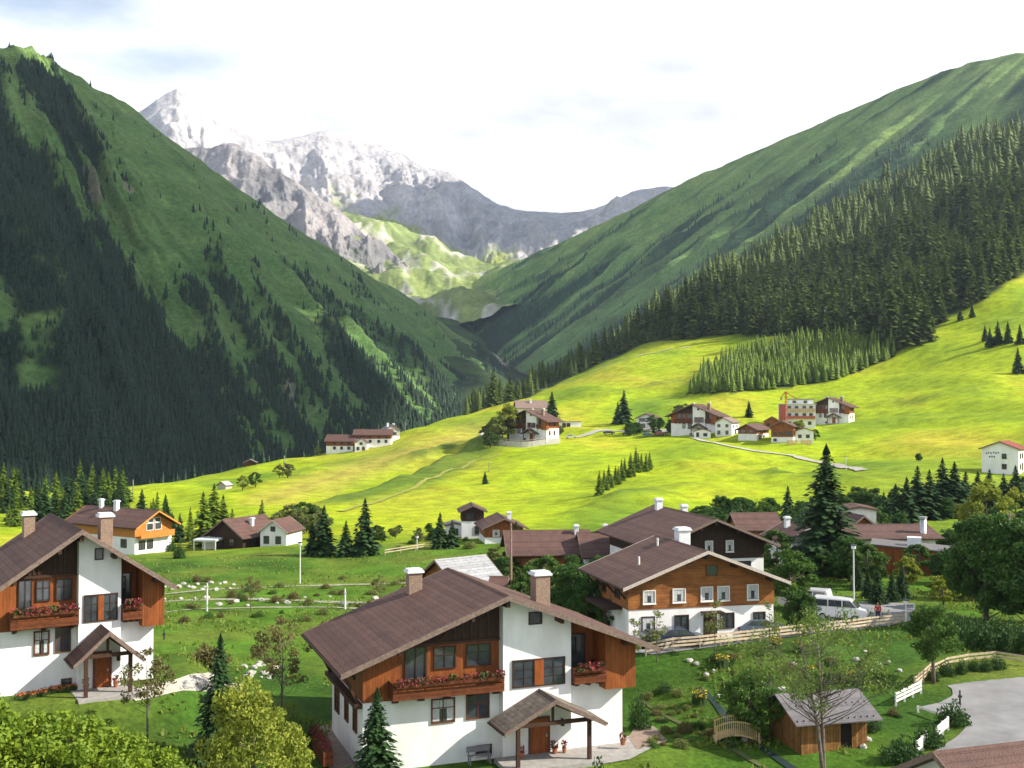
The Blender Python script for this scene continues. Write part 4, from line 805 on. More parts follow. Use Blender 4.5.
for x in (0, SW - .12): m = MB(); m.add([(x, .121, -.5), (x + .12, .121, -.5), (x + .12, SL, -.5), (x, SL, -.5), (x, .121, 2.15), (x + .12, .121, 2.15), (x + .12, SL / 2, 3.05), (x, SL / 2, 3.05), (x + .12, SL, 2.15), (x, SL, 2.15)], [(0, 3, 9, 7, 4), (1, 5, 6, 8, 2), (0, 4, 5, 1), (4, 7, 6, 5), (7, 9, 8, 6), (3, 2, 8, 9), (0, 1, 2, 3)]); m.build('side_wall', SHWY, sh)
m = MB(); m.box(.121, SW - .121, SL - .12, SL, -.5, 2.1); m.build('rear_wall', SHW, sh)
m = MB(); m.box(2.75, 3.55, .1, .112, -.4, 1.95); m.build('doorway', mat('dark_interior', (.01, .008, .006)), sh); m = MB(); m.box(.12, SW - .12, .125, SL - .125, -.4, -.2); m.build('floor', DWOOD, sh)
m = MB(); o_ = .7
m.add([(-o_, -o_, 1.92), (SW + o_, -o_, 1.92), (SW + o_, SL / 2, 3.17), (-o_, SL / 2, 3.17), (-o_, SL + o_, 1.92), (SW + o_, SL + o_, 1.92), (-o_, -o_, 2.0), (SW + o_, -o_, 2.0), (SW + o_, SL / 2, 3.25), (-o_, SL / 2, 3.25), (-o_, SL + o_, 2.0), (SW + o_, SL + o_, 2.0)],
      [(6, 7, 8, 9), (9, 8, 11, 10), (0, 3, 2, 1), (3, 4, 5, 2), (0, 1, 7, 6), (4, 10, 11, 5), (0, 6, 9, 3), (3, 9, 10, 4), (1, 2, 8, 7), (2, 5, 11, 8)])
sr = m.build('roof', GREYROOF, sh); m = MB()
for yy, zz_ in ((-.45, 2.15), (.6, 2.78)):
    for k in range(13): m.box(-.5 + k * .44, -.44 + k * .44, yy, yy + .06, zz_ - .02 + .0, zz_ + .08)
m.build('snow_guards', DMETAL, sr)
# ================================================================ vegetation
def leafmat(name, c1, c2, transl=.3): return mat(name, c1, c2, scale=1.2, rough=.65, transl=transl, attr='rnd', spec=.25)
SPR = leafmat('spruce_needles', (.010, .032, .014), (.050, .105, .024), .12)
SPR2 = leafmat('sunlit_forest_needles', (.014, .040, .014), (.17, .225, .038), .26)
LARCH = leafmat('larch_needles', (.09, .14, .02), (.22, .27, .04), .3)
YSPR = leafmat('young_spruce_needles', (.045, .10, .014), (.23, .32, .035), .25)
DEC = leafmat('broadleaf_green', (.035, .085, .014), (.11, .20, .03))
DECD = leafmat('broadleaf_dark', (.018, .052, .012), (.06, .13, .022), .2)
DECY = leafmat('broadleaf_yellow_green', (.13, .18, .02), (.36, .38, .05), .35)
DECP = leafmat('broadleaf_pale', (.10, .14, .03), (.25, .27, .08), .3)
DECB = leafmat('broadleaf_brownish', (.10, .10, .03), (.20, .17, .06), .3)
FSPR = leafmat('far_slope_needles', (.008, .026, .014), (.032, .068, .028), .1)
def star_conifer(h, r, tiers, spikes, rng, base=.06):
    v = []; f = []; rd = []
    for i in range(tiers):
        t = i / tiers; z = h * (base + (1 - base) * t); R_ = r * (1 - t) ** .85 * rng.uniform(.85, 1.15) + .04 * h * .3; dz = h / tiers
        o = len(v); v.append((rng.uniform(-.03, .03) * h * .3, 0, z + dz * 1.5)); n = spikes * 2; ph = rng.uniform(0, 6)
        for k in range(n):
            a = ph + 2 * math.pi * k / n; q = R_ * (rng.uniform(.85, 1.2) if k % 2 == 0 else rng.uniform(.45, .65)); v.append((q * math.cos(a), q * math.sin(a), z - (dz * .25 if k % 2 == 0 else -dz * .15) + rng.uniform(-.1, .1) * dz))
        for k in range(n): f.append((o, o + 1 + k, o + 1 + (k + 1) % n)); rd.append(min(1, max(0, rng.gauss(.5, .25))))
    return v, f, rd
def fine_conifer(h, r, rng, whorls, per, seg, droop=.25, base=.05, cs=1.0):
    v = []; f = []; rd = []
    for i in range(whorls):
        t = i / (whorls - 1); z = h * (base + (.97 - base) * t); R_ = r * ((1 - t) ** .8) + .05
        for b in range(max(4, int(per * (1 - t * .5)))):
            a = rng.uniform(0, 2 * math.pi); Rb = R_ * rng.uniform(.6, 1.12); br = rng.random()
            ca, sa = math.cos(a), math.sin(a); ns = max(2, int(seg * (.4 + .6 * Rb / r)))
            for s in range(ns):
                q = (s + rng.random() * .6 + .15) / ns; d = Rb * q; zz_ = z + h / whorls * rng.uniform(-.3, .5) - droop * d * q + .12 * d * (1 - q)
                c = Vector((ca * d, sa * d, zz_)); w_ = cs * (.17 + .34 * (1 - q)) * (.35 + .65 * Rb / r) * r * .5; le = Rb / ns * 1.15
                tw = rng.uniform(-.5, .5)
                sd = Vector((-sa * math.cos(tw), ca * math.cos(tw), math.sin(tw) - .15)); fw = Vector((ca, sa, -.25 - droop * q))
                o = len(v); v += [c - fw * le * .5, c + sd * w_ - fw * le * .1 - Vector((0, 0, .12 * w_)), c + fw * le * .75, c - sd * w_ - fw * le * .1 - Vector((0, 0, .12 * w_))]
                f.append((o, o + 1, o + 2, o + 3)); rd.append(min(1, max(0, br * .5 + .5 * rng.random() * (.5 + q * .5))))
    for k in range(6):      # leading shoot
        a = k; o = len(v); v += [(.02 * h * math.cos(a), .02 * h * math.sin(a), h * .93), (0, 0, h * 1.01), (-.02 * h * math.cos(a), -.02 * h * math.sin(a), h * .93), (0, 0, h * .9)]; f.append((o, o + 1, o + 2, o + 3)); rd.append(.6)
    return v, f, rd
def trunkmb(h, r0, seed=0, lean=0):
    m = MB(); m.tube([(0, 0, -.4), (lean * .2, 0, h * .35), (lean * .6, 0, h * .7), (lean, 0, h)], [r0 * 1.2, r0 * .8, r0 * .45, r0 * .1], 7); return m
class Proto:
    def __init__(s, name, cat, parts): s.name = name; s.cat = cat; s.parts = parts; s.used = False      # parts: [(name, mesh)]
    def place(s, loc, sc_, rz, label, group=None):
        t = thing(s.name, loc, rz, label, s.cat, group); t.scale = sc_ if isinstance(sc_, tuple) else (sc_,) * 3
        for n, me in s.parts: o = bpy.data.objects.new(n, me); C.objects.link(o); o.parent = t
        return t
def takemesh(o): me = o.data; bpy.data.objects.remove(o); return me
def conifer_proto(name, h, r, seed, kind, m, bark=BARK):
    rng = random.Random(seed)
    if kind == 'far': v, f, rd = star_conifer(h, r, 9, 7, rng)
    elif kind == 'mid': v, f, rd = fine_conifer(h, r, rng, 24, 15, 4, .3, cs=1.9)
    else: v, f, rd = fine_conifer(h, r, rng, 46, 24, 8, .32, cs=.95)
    cr = takemesh(npmesh('crown', [tuple(a) for a in v], f, m, rnd=rd)); tr = takemesh(trunkmb(h * .95, h * .018).build('trunk', bark))
    return Proto(name, 'tree', [('trunk', tr), ('crown', cr)])
def leafquads(centers, size, rng, flat=.0):
    n = len(centers); c = np.asarray(centers); a = rng.normal(size=(n, 3)); a /= np.linalg.norm(a, axis=1)[:, None]
    b = rng.normal(size=(n, 3)); b -= (b * a).sum(1)[:, None] * a; b /= np.linalg.norm(b, axis=1)[:, None]
    s = size * rng.uniform(.6, 1.3, (n, 1)); v = np.stack([c - a * s, c + b * s * .55, c + a * s, c - b * s * .55], 1).reshape(-1, 3)
    return v, np.arange(n * 4).reshape(-1, 4)
def broadleaf_parts(h, r, seed, m, nl=7000, ls_=.13, th=.28, clumps=46, cl=.24, bark=BARK, squash=1.0, r0=None, sparse=False, stems=1):
    R1 = np.random.default_rng(seed); rng = random.Random(seed); r0 = r0 or h * .022
    cz = h * (th + (1 - th) / 2); hz = h * (1 - th) / 2; cen = []
    for k in range(clumps):
        d = R1.normal(size=3); d /= np.linalg.norm(d); q = R1.uniform(.35, .98) ** .6; taper = 1 - .35 * max(0, d[2])
        cen.append((d[0] * r * q * taper, d[1] * r * q * taper, cz + d[2] * hz * q * .93))
    tb = MB(); tops = []
    for s in range(stems):
        a = rng.uniform(0, 6.3); l = (r * .35 if stems > 1 else rng.uniform(-.05, .05) * h)
        pts = [(math.cos(a) * l * q * q, math.sin(a) * l * q * q, -.3 + (h * .82 + .3) * q) for q in (0, .25, .5, .75, 1)]
        tb.tube(pts, [r0 * 1.25, r0, r0 * .8, r0 * .5, r0 * .15], 7); tops.append(pts)
    lim = MB()
    for k, c in enumerate(cen):
        if not sparse and k > 22: break
        pts = tops[k % stems]; z0 = max(th * h * .75, c[2] - math.hypot(c[0], c[1]) * .8); q = min(1, (z0 + .3) / (h * .82 + .3)); qi = q * 4; i = min(3, int(qi)); p0 = Vector(pts[i]).lerp(Vector(pts[i + 1]), qi - i)
        md = p0.lerp(Vector(c), .5) + Vector((rng.uniform(-.1, .1) * r, rng.uniform(-.1, .1) * r, -.06 * r)); rr = r0 * .42 * (1 - q * .5)
        lim.tube([p0, md, Vector(c)], [rr, rr * .55, rr * .15], 5)
        if sparse:
            for _ in range(4):
                e = Vector(c) + Vector((rng.gauss(0, 1), rng.gauss(0, 1), rng.gauss(.3, .8))) * cl * r; lim.tube([md.lerp(Vector(c), .6), e], [rr * .3, rr * .08], 4)
    w_ = R1.uniform(.5, 1.5, clumps); idx = R1.choice(clumps, nl, p=w_ / w_.sum()); C0 = np.array(cen)[idx]
    off = R1.normal(size=(nl, 3)); off /= np.linalg.norm(off, axis=1)[:, None]; off *= (R1.uniform(0, 1, (nl, 1)) ** .45) * cl * r * R1.uniform(.75, 1.35, (clumps, 1))[idx]; off[:, 2] *= .7 * squash
    v, f = leafquads(C0 + off, ls_, R1); cr_ = R1.uniform(0, 1, clumps)
    rd = np.clip(cr_[idx] * .45 + R1.uniform(0, .55, nl), 0, 1)
    return [('trunk', takemesh(tb.build('trunk', bark, smooth=True))), ('limbs', takemesh(lim.build('limbs', bark))), ('crown', takemesh(npmesh('crown', v, f, m, rnd=rd)))]
def broadleaf(name, *a, cat='tree', **k): return Proto(name, cat, broadleaf_parts(*a, **k))
def shrub_proto(seed, m, nl=1500, ls_=.07, r=1.0, h=1.0, name='shrub'):
    R1 = np.random.default_rng(seed); n = 16; cen = R1.normal(size=(n, 3)); cen /= np.linalg.norm(cen, axis=1)[:, None]; cen *= R1.uniform(.3, .75, (n, 1)); cen[:, 2] = np.abs(cen[:, 2]) * 1.0
    idx = R1.integers(0, n, nl); off = R1.normal(size=(nl, 3)); off /= np.linalg.norm(off, axis=1)[:, None]; off *= R1.uniform(.2, 1, (nl, 1)) ** .5 * .38
    p = cen[idx] + off; p[:, 2] = np.abs(p[:, 2]); p *= (r, r, h); v, f = leafquads(p, ls_, R1); rd = np.clip(R1.uniform(0, 1, n)[idx] * .4 + R1.uniform(0, .6, nl), 0, 1)
    st = MB(); rr = random.Random(seed)
    for k in range(7): c = cen[k]; st.tube([(0, 0, -.1), (c[0] * r * .5, c[1] * r * .5, c[2] * h * .6), (c[0] * r, c[1] * r, c[2] * h)], [.035, .022, .008], 4)
    return Proto(name, 'shrub', [('stems', takemesh(st.build('stems', BARK))), ('foliage', takemesh(npmesh('foliage', v, f, m, rnd=rd)))])
rng = random.Random(42)
MID = [conifer_proto('spruce_tree', 10, 2.6, s, 'mid', SPR) for s in (1, 2, 3)]
MIDL = [conifer_proto('spruce_tree', 10, 2.3, s, 'mid', SPR2) for s in (4, 5, 6, 7)]
NARROW = [conifer_proto('spruce_tree', 10, 2.0, s, 'mid', YSPR) for s in (8, 9)]
NEAR = [conifer_proto('spruce_tree', 10, 2.0, s, 'near', SPR) for s in (11, 12)]
LARCHP = conifer_proto('larch_tree', 10, 2.2, 15, 'mid', LARCH)
def sz(loc, hpx): return hpx * loc.y / F        # metres for a height in pixels at that distance
def con(px, py, hpx, label, group=None, protos=MID, wide=1.0, Y=None):
    loc = G(px, Y) if Y else hit(px, py)
    h = sz(loc, hpx) / 10; p = protos[rng.randrange(len(protos))]
    return p.place(loc, (h * wide, h * wide, h), rng.uniform(0, 6.28), label, group)
# single spruces
con(222, 0, 130, 'tall slender spruce on the lawn between the two near chalets', protos=NEAR, wide=1.25, Y=63)
con(378, 0, 118, 'slender spruce against the left front corner of the nearest chalet', protos=NEAR, wide=1.55, Y=60.5)
con(826, 0, 128, 'biggest dark spruce, standing behind the car park right of the timber guest house', protos=NEAR, wide=1.75, Y=132)
con(598, 0, 48, 'little spruce between the guest house roof and the long brown-roofed house', protos=NEAR, Y=112)
con(-2, 0, 66, 'spruce tip cut by the left edge in front of the white chalet wall', protos=NEAR, wide=.8, Y=62)
for (x, y, h, l) in ((324, 556, 50, 'dark spruce left in the roadside clump on the green bank'), (365, 556, 57, 'tallest dark spruce at the right end of the roadside clump on the green bank'), (346, 557, 36, 'shorter dark spruce in the middle of the roadside clump'), (312, 556, 34, 'low dark spruce at the left of the roadside clump'),
    (440, 549, 36, 'round-topped spruce left of the white cottage'), (452, 548, 28, 'small spruce touching the white cottage'), (485, 484, 13, 'lone tiny spruce on the open meadow'), (552, 421, 30, 'dark spruce right of the pale-roofed farm on the crest'), (624, 424, 34, 'wide dark spruce left of the dark-fronted hamlet house'),
    (749, 418, 17, 'small spruce behind the arched-garage house'), (516, 560, 38, 'dark spruce beside the tall thin mast'), (788, 528, 42, 'rounded dark spruce above the low brown-roofed house'), (618, 424, 22, 'lower spruce leaning on the wide dark one in the hamlet')):
    con(x, y, h, l, wide=1.25)
# clump of paler conifers behind the bank
for (x, y, h) in ((203, 548, 56), (214, 546, 62), (223, 545, 50), (232, 543, 34), (262, 530, 30)): con(x, y, h, 'pale green conifer in the clump behind the dark timber house', 'pale conifers behind the dark timber house', NARROW, 1.5)
for k in range(26):
    x = rng.uniform(108, 192); con(x, rng.uniform(528, 545) if x < 190 else 540, rng.uniform(22, 42), 'conifer in the row between the orange-gabled house and the meadow', 'conifers behind the orange-gabled house', NARROW + MID, 1.1)
for k in range(70):
    x = rng.uniform(-30, 125); con(x, rng.uniform(500, 528), rng.uniform(22, 42), 'conifer of the tree belt behind the left chalet', 'tree belt behind the left chalet', MID + NARROW, 1.15)
# young spruces planted in a strip on the meadow
for k in range(17):
    t_ = k / 16; con(598 + 50 * t_ + rng.uniform(-2, 2), 493 - 24 * t_ + rng.uniform(-3, 3), rng.uniform(13, 25), 'young spruce in the planted strip on the open meadow', 'young spruces planted across the meadow', NARROW, 1.25)
# right-hand dark group below the red-roofed house
for (x, y, h) in ((896, 524, 40), (907, 523, 46), (918, 520, 54), (930, 520, 50), (943, 518, 60), (955, 518, 56), (966, 516, 44), (978, 512, 40), (990, 512, 42), (884, 522, 30), (1004, 508, 34), (1016, 508, 42), (872, 520, 26), (862, 516, 24)):
    con(x, y, h, 'dark spruce in the dense group below the red-roofed house', 'spruces below the red-roofed house', MID, 1.35)
for (x, y, h) in ((878, 604, 38), (892, 602, 30), (868, 598, 28), (902, 600, 36), (858, 590, 30)): con(x, y, h, 'bushy little spruce in front of the board-clad annexe', 'small spruces by the board-clad annexe', NEAR, 1.5)
for (x, y, h) in ((908, 346, 62), (926, 342, 46), (884, 350, 40)): con(x, y, h, 'big spruce standing out at the lower edge of the forest', 'big spruces at the forest edge', MIDL, 1.2)
for (x, y, h) in ((990, 348, 20), (998, 346, 24), (1008, 345, 22), (1018, 374, 26), (1020, 345, 20), (985, 342, 16), (960, 322, 14), (972, 318, 14)): con(x, y, h, 'small spruce out on the steep meadow at the right edge', 'small spruces on the steep right meadow', MID, 1.1)
# ---- forest on the right slope: poisson-like scatter, the largest of them as single trees, the rest as stuff
pts = []
y = 470.0
while y < 1350:
    step = 8.2 + (y - 470) / 160; px = 395.0
    while px < 1290:
        px2 = px + rng.uniform(-.5, .5) * step / y * F; y2 = y + rng.uniform(-.5, .5) * step
        if px2 > 466 and y2 > forestY(px2) + rng.uniform(0, 5):
            q = (px2 - 512) / F * y2; cl = mnoise.noise(Vector((q / 50, y2 / 50, 5)))
            gap = cl < -.48 or (px2 > 905 and y2 < forestY(px2) + 90 and cl < -.15)
            if not gap:
                hh = rng.choice([rng.uniform(11, 19), rng.uniform(17, 32)]) * (1 + .5 * cl)
                if px2 < 700: hh *= .62 + .38 * max(0, (px2 - 560) / 140) if px2 > 560 else .62
                pts.append((px2, y2, hh))
        px += step / y * F
    y += step * .9
def visible_ok(p): return 0 < p[0] < 1024
def mergetrees(name, items, m, label, cat, variants, parent=None):
    """items: (loc, height, radius, rz)"""
    VV_, FF_, RR = [], [], []; o = 0
    for loc, h, r_, a in items:
        v, f, rd = variants[int(a * 997) % len(variants)]; c, s = math.cos(a), math.sin(a)
        q = np.empty_like(v); q[:, 0] = (v[:, 0] * c - v[:, 1] * s) * r_ + loc[0]; q[:, 1] = (v[:, 0] * s + v[:, 1] * c) * r_ + loc[1]; q[:, 2] = v[:, 2] * h + loc[2]
        VV_.append(q); FF_.append(f + o); RR.append(rd * .5 + .5 * ((a * 131) % 1)); o += len(v)
    ob = npmesh(name, np.concatenate(VV_), np.concatenate(FF_), m, rnd=np.concatenate(RR)); tag(ob, label, cat, kind='stuff'); return ob
def variants(tiers, spikes, n, seed):
    out = []
    for k in range(n):
        v, f, rd = star_conifer(1, 1, tiers, spikes, random.Random(seed + k)); v = np.array(v); out.append((v, np.array(f), np.array(rd)))
    return out
pts.sort(key=lambda p: -(p[2] / p[1]) if visible_ok(p) else 0)
front = sorted([p for p in pts if visible_ok(p) and p[1] < forestY(p[0]) + 60], key=lambda p: -p[2] / p[1])[:130]
fs = set(front)
for (px, Y, h) in front:
    p = MIDL[rng.randrange(4)]; p.place(G(px, Y), (h / 10 * .95, h / 10 * .95, h / 10), rng.uniform(0, 6.28), 'tall spruce in the front ranks of the forest on the right slope', 'spruces of the forest front on the right slope')
def finevars(n, seed):
    out = []
    for k in range(n):
        v, f, rd = fine_conifer(10, 2.6, random.Random(seed + k), 15, 9, 2, .3, cs=2.2); v = np.array([tuple(a) for a in v]); out.append((v / (2.6, 2.6, 10), np.array(f), np.array(rd)))
    return out
nearf = [p for p in pts if p not in fs and p[1] < 900 and p[0] > 590]; ns_ = set(nearf)
mergetrees('conifer_forest', [(G(px, Y) - Vector((0, 0, .5)), h, h * rng.uniform(.18, .30), rng.uniform(0, 6.28)) for (px, Y, h) in nearf], SPR2, 'nearer tall spruces of the forest on the right-hand slope', 'forest', finevars(7, 40))
mergetrees('conifer_forest', [(G(px, Y) - Vector((0, 0, .5)), h, h * rng.uniform(.20, .31), rng.uniform(0, 6.28)) for (px, Y, h) in pts if (px, Y, h) not in fs and (px, Y, h) not in ns_], SPR2, 'dense spruce forest covering the right-hand slope above the meadow', 'forest', variants(9, 6, 6, 100))
# ---- young plantation below the forest
yp = []; Y = 440.0
while Y < 720:
    px = 680.0
    while px < 915:
        p2, Y2 = px + rng.uniform(-1, 1) * 2.4, Y + rng.uniform(-1, 1) * 1.3; g = G(p2, Y2); q = toPx(*g)
        if inpoly(q[0], q[1], YOUNG): yp.append((g, rng.uniform(5.5, 11) * (1 + .5 * mnoise.noise(Vector((g.x / 14, g.y / 14, 3)))), rng.uniform(1.5, 2.3), rng.uniform(0, 6.28)))
        px += 3.1 / Y * F
    Y += 3.0
mergetrees('young_plantation', yp, YSPR, 'dense block of light green young spruces in front of the dark forest', 'plantation', variants(8, 6, 5, 300))
# ---- forest of the left mountain
def onsheet(V, i, j): return V[i, j]
lt = []; nvL, nuL = VL.shape[:2]; tries = 0
while len(lt) < 16000 and tries < 190000:
    tries += 1; fu = rng.random(); fv = rng.random() ** 1.25
    j = fu * (nuL - 1.01); i = fv * (nvL - 1.01); ii_, jj_ = int(i), int(j); p = VL[ii_, jj_] * (1 - (i - ii_)) + VL[ii_ + 1, jj_] * (i - ii_)
    p = p + (VL[ii_, jj_ + 1] - VL[ii_, jj_]) * (j - jj_)
    px, py = toPx(*p)
    if px < -40 or px > 515 or py > 520 or py < 20: continue
    k = lmask(fu, fv, Vector(p))
    if rng.random() < min(1, max(0, (k - .24) * 1.7)) or rng.random() < .004:
        h = rng.uniform(6, 15) * (1 - .3 * fv) ; 
        if -40 < px < 65 and 250 < py < 400: h *= .5
        lt.append((p - np.array((0, 0, 1.2)), h, h * rng.uniform(.2, .34), rng.uniform(0, 6.28)))
mergetrees('mountain_forest', lt, FSPR, 'dark conifer forest in strips down the shaded left mountain', 'forest', variants(4, 5, 6, 500))
# ---- trees on the lower right mountain
rt = []; nvR, nuR = VR.shape[:2]
for _ in range(60000):
    fu = rng.random(); fv = rng.random() ** 1.4 * .75; i, j = int(fv * (nvR - 1.01)), int(fu * (nuR - 1.01)); p = VR[i, j]; px, py = toPx(*p)
    if not (440 < px < 1050): continue
    n = fbm(fu * 34 + 5, fv * 2.2, 4.5, 3) * .9 + (1 - fv) * .5 - .36
    if rng.random() < n: h = rng.uniform(9, 16); rt.append((p - np.array((0, 0, 1.5)) + np.array((rng.uniform(-4, 4), rng.uniform(-4, 4), 0)), h, h * .18, rng.uniform(0, 6.28)))
    if len(rt) > 3500: break
mergetrees('mountain_forest', rt, FSPR, 'scattered dark conifers low on the right mountain', 'forest', variants(4, 5, 6, 700))
# ---- foot of the left slope behind the meadow crest
ft = []
for _ in range(1600):
    px = rng.uniform(-100, 560); Y = rng.uniform(560, 1500) 
    if px > 380 and Y < 800: continue
    g = G(px, Y); h = rng.uniform(9, 17); ft.append((g, h, h * .18, rng.uniform(0, 6.28)))
mergetrees('valley_forest', ft, FSPR, 'dark conifers filling the valley floor behind the meadow crest', 'forest', variants(5, 5, 5, 900))
# ---- broadleaf trees
def bl(px, Y, proto, sc_, label, group=None, dz=0):
    g = G(px, Y); g.z += dz; return proto.place(g, sc_, rng.uniform(0, 6.28), label, group)
A1 = broadleaf('broadleaf_tree', 10, 3.6, 21, leafmat('chestnut_leaves', (.026, .07, .014), (.08, .17, .026), .25), nl=22000, ls_=.17, th=.02, clumps=80)
A2 = broadleaf('broadleaf_tree', 10, 3.8, 22, DEC, nl=11000, ls_=.22, th=.10, clumps=40)
A3 = broadleaf('broadleaf_tree', 10, 3.6, 23, DECP, nl=5000, ls_=.30, th=.12, clumps=36)
A4 = broadleaf('broadleaf_tree', 10, 3.6, 24, DECY, nl=5000, ls_=.28, th=.12, clumps=36)
S_ = lambda hpx, Y: hpx * Y / F / 10
bl(984, 101, A1, (1.0, 1.0, 1.08), 'huge round dark-green tree at the right edge above the road')
bl(1036, 98, A1, (1.2, 1.2, 1.05), 'dark broad tree cut by the right edge beside the huge round one')
bl(985, 150, A4, 1.0, 'yellow-green tree behind the huge round dark tree')
bl(1014, 168, A4, .75, 'small yellow-green tree cut by the right edge behind the lamp pole')
GT = broadleaf('broadleaf_tree', 6.2, 1.95, 31, DEC, nl=6500, ls_=.12, th=.24, clumps=40, cl=.30)
bl(931, 82, GT, (1.0, 1.0, 1.0), 'young green maple-like tree with thin trunk on the verge inside the road bend')
YT = broadleaf('broadleaf_tree', 7.4, 2.7, 33, DECY, nl=12000, ls_=.105, th=.1, clumps=70, cl=.22)
bl(256, 53, YT, (1, 1, 1.1), 'yellow-green tree in the foreground, bottom left of the nearest chalet')
YB = broadleaf('hazel_bush', 4.6, 2.5, 35, leafmat('hazel_leaves', (.08, .16, .015), (.30, .38, .03), .35), nl=11000, ls_=.10, th=.0, clumps=60, cl=.24, cat='shrub')
for (px, Y, s, l) in ((20, 47, 1.22, 'green hazel bush in the bottom left corner'), (70, 48, 1.24, 'green hazel bush, second from the bottom left corner'), (115, 49, 1.12, 'green hazel bush in the middle of the bottom left thicket'), (160, 50.5, .95, 'lower green hazel bush at the right end of the bottom left thicket'), (-30, 46, 1.35, 'green hazel bush cut by the left edge')): bl(px, Y, YB, s, l, dz=-.5)
SP1 = broadleaf('sparse_tree', 11.4, 4.2, 41, leafmat('birch_leaves', (.06, .12, .02), (.20, .27, .05), .35), nl=5600, ls_=.085, th=.50, clumps=70, cl=.15, sparse=True, bark=BARK, r0=.12, stems=2)
bl(822, 60, SP1, (1, 1, 1), 'tall sparse forked tree with pale trunk in front of the garden shed')
SP2 = broadleaf('sparse_tree', 5.6, 1.7, 43, DECB, nl=1600, ls_=.09, th=.3, clumps=30, cl=.2, sparse=True, r0=.06)
bl(150, 64, SP2, 1.0, 'thin brownish tree on the lawn right of the left-edge chalet')
bl(283, 73, SP2, (1.25, 1.25, 1.35), 'thin see-through tree on the slope left of the nearest chalet roof')
bl(252, 118, SP2, .7, 'small bare-looking tree on the stream bank above the thin lawn trees')
bl(380, 122, SP2, .6, 'tiny thin tree by the stream path, left of the grey-roofed barn')
SAP = broadleaf('sapling', 3.6, .75, 45, DECP, nl=420, ls_=.09, th=.3, clumps=14, cl=.4, sparse=True, r0=.035)
for (px, Y, s, l) in ((656, 86, 1.15, 'thin sapling in front of the dark car by the guest house'), (714, 87, 1.2, 'thin sapling in front of the guest house door'), (768, 88, 1.1, 'thin sapling at the right corner of the guest house'), (634, 85, 1.2, 'leafy sapling at the left corner of the guest house')): bl(px, Y, SAP, s, l)
WIL = broadleaf('willow_bush', 3.6, 2.5, 47, DEC, nl=9000, ls_=.11, th=.0, clumps=50, cl=.25, cat='shrub', stems=3, r0=.06)
bl(754, 73, WIL, (1.0, 1.0, 1.12), 'big round willow bush in the middle of the garden')
bl(206, 84, Proto('weeping_shrub', 'shrub', broadleaf_parts(2.4, 1.6, 49, DECB, nl=4500, ls_=.11, th=0, clumps=24, cl=.33, r0=.06)), 1.0, 'rounded brownish weeping shrub on the left lawn')
# medium trees round the village
MT = 'leafy trees between the village houses'
for (px, Y, P_, hp, l) in ((545, 108, A2, 62, 'leafy tree directly left of the guest house roof'), (572, 103, A1, 62, 'dark leafy tree at the guest house left gable'), (592, 98, A1, 50, 'dark bushy tree in front of the guest house left wall'), (520, 105, A2, 44, 'leafy tree behind the nearest chalet chimney'), (612, 95, A2, 36, 'low leafy tree at the lower left wall of the guest house'),
    (742, 165, A1, 32, 'dark leafy tree above the dark-gabled house, left one'), (762, 168, A2, 38, 'leafy tree above the dark-gabled house, right one'), (724, 175, A2, 24, 'low leafy tree far behind the dark gable'), (790, 105, A2, 66, 'leafy tree just right of the guest house'), (800, 95, A1, 45, 'dark bush-like tree between guest house and white vans'),
    (848, 125, A1, 48, 'dark leafy tree between big spruce and board-clad annexe'), (866, 120, A2, 44, 'leafy tree behind the car park lamp'), (776, 130, A2, 48, 'leafy tree behind the guest house right eave'), (508, 397, A4, 40, 'tall pale leafy tree beside the chalet terrace on the crest'), (497, 392, A3, 30, 'lower pale leafy tree left of the tall one on the crest'),
    (513, 404, A3, 30, 'pale leafy tree touching the terrace chalet'), (681, 425, A3, 22, 'slim pale tree behind the leftmost hamlet chalet'), (800, 372, A4, 22, 'yellow-green tree among the hamlet houses'), (298, 196, A3, 34, 'pale leafy tree left of the roadside spruces'), (288, 198, A4, 28, 'yellowish small tree left of the roadside spruces'),
    (310, 205, A3, 30, 'pale bushy tree behind the roadside spruces'), (560, 425, A3, 12, 'small round tree right of the terrace chalet'), (318, 455, A4, 10, 'small round tree left of the crest row of inns'), (243, 320, A4, 16, 'pale field tree right of the hay barn'), (256, 325, A2, 16, 'green field tree in the small meadow group'), (280, 350, A4, 15, 'round pale tree on the lower meadow'), (288, 345, A3, 17, 'paler tree on the lower meadow'),
    (918, 290, A1, 9, 'small dark bush alone on the right meadow'), (652, 418, A2, 16, 'leafy bush at the right of the dark-fronted house'), (636, 415, A1, 12, 'low dark bush in front of the dark-fronted house'), (660, 418, A1, 12, 'dark bush left of the leftmost hamlet chalet'), (815, 378, A2, 12, 'bush at the right end of the hamlet'),
    (700, 130, A2, 10, 'small bush by the dark-gabled house'), (940, 122, A1, 34, 'dark tree behind the huge round tree, left side'), (905, 118, A4, 34, 'yellowish tree right of the board-clad annexe'), (1004, 115, A1, 55, 'dark tree right of the utility pole')):
    g = G(px, Y); s = S_(hp, Y); P_.place(g, (s * 1.15, s * 1.15, s), rng.uniform(0, 6.28), l)
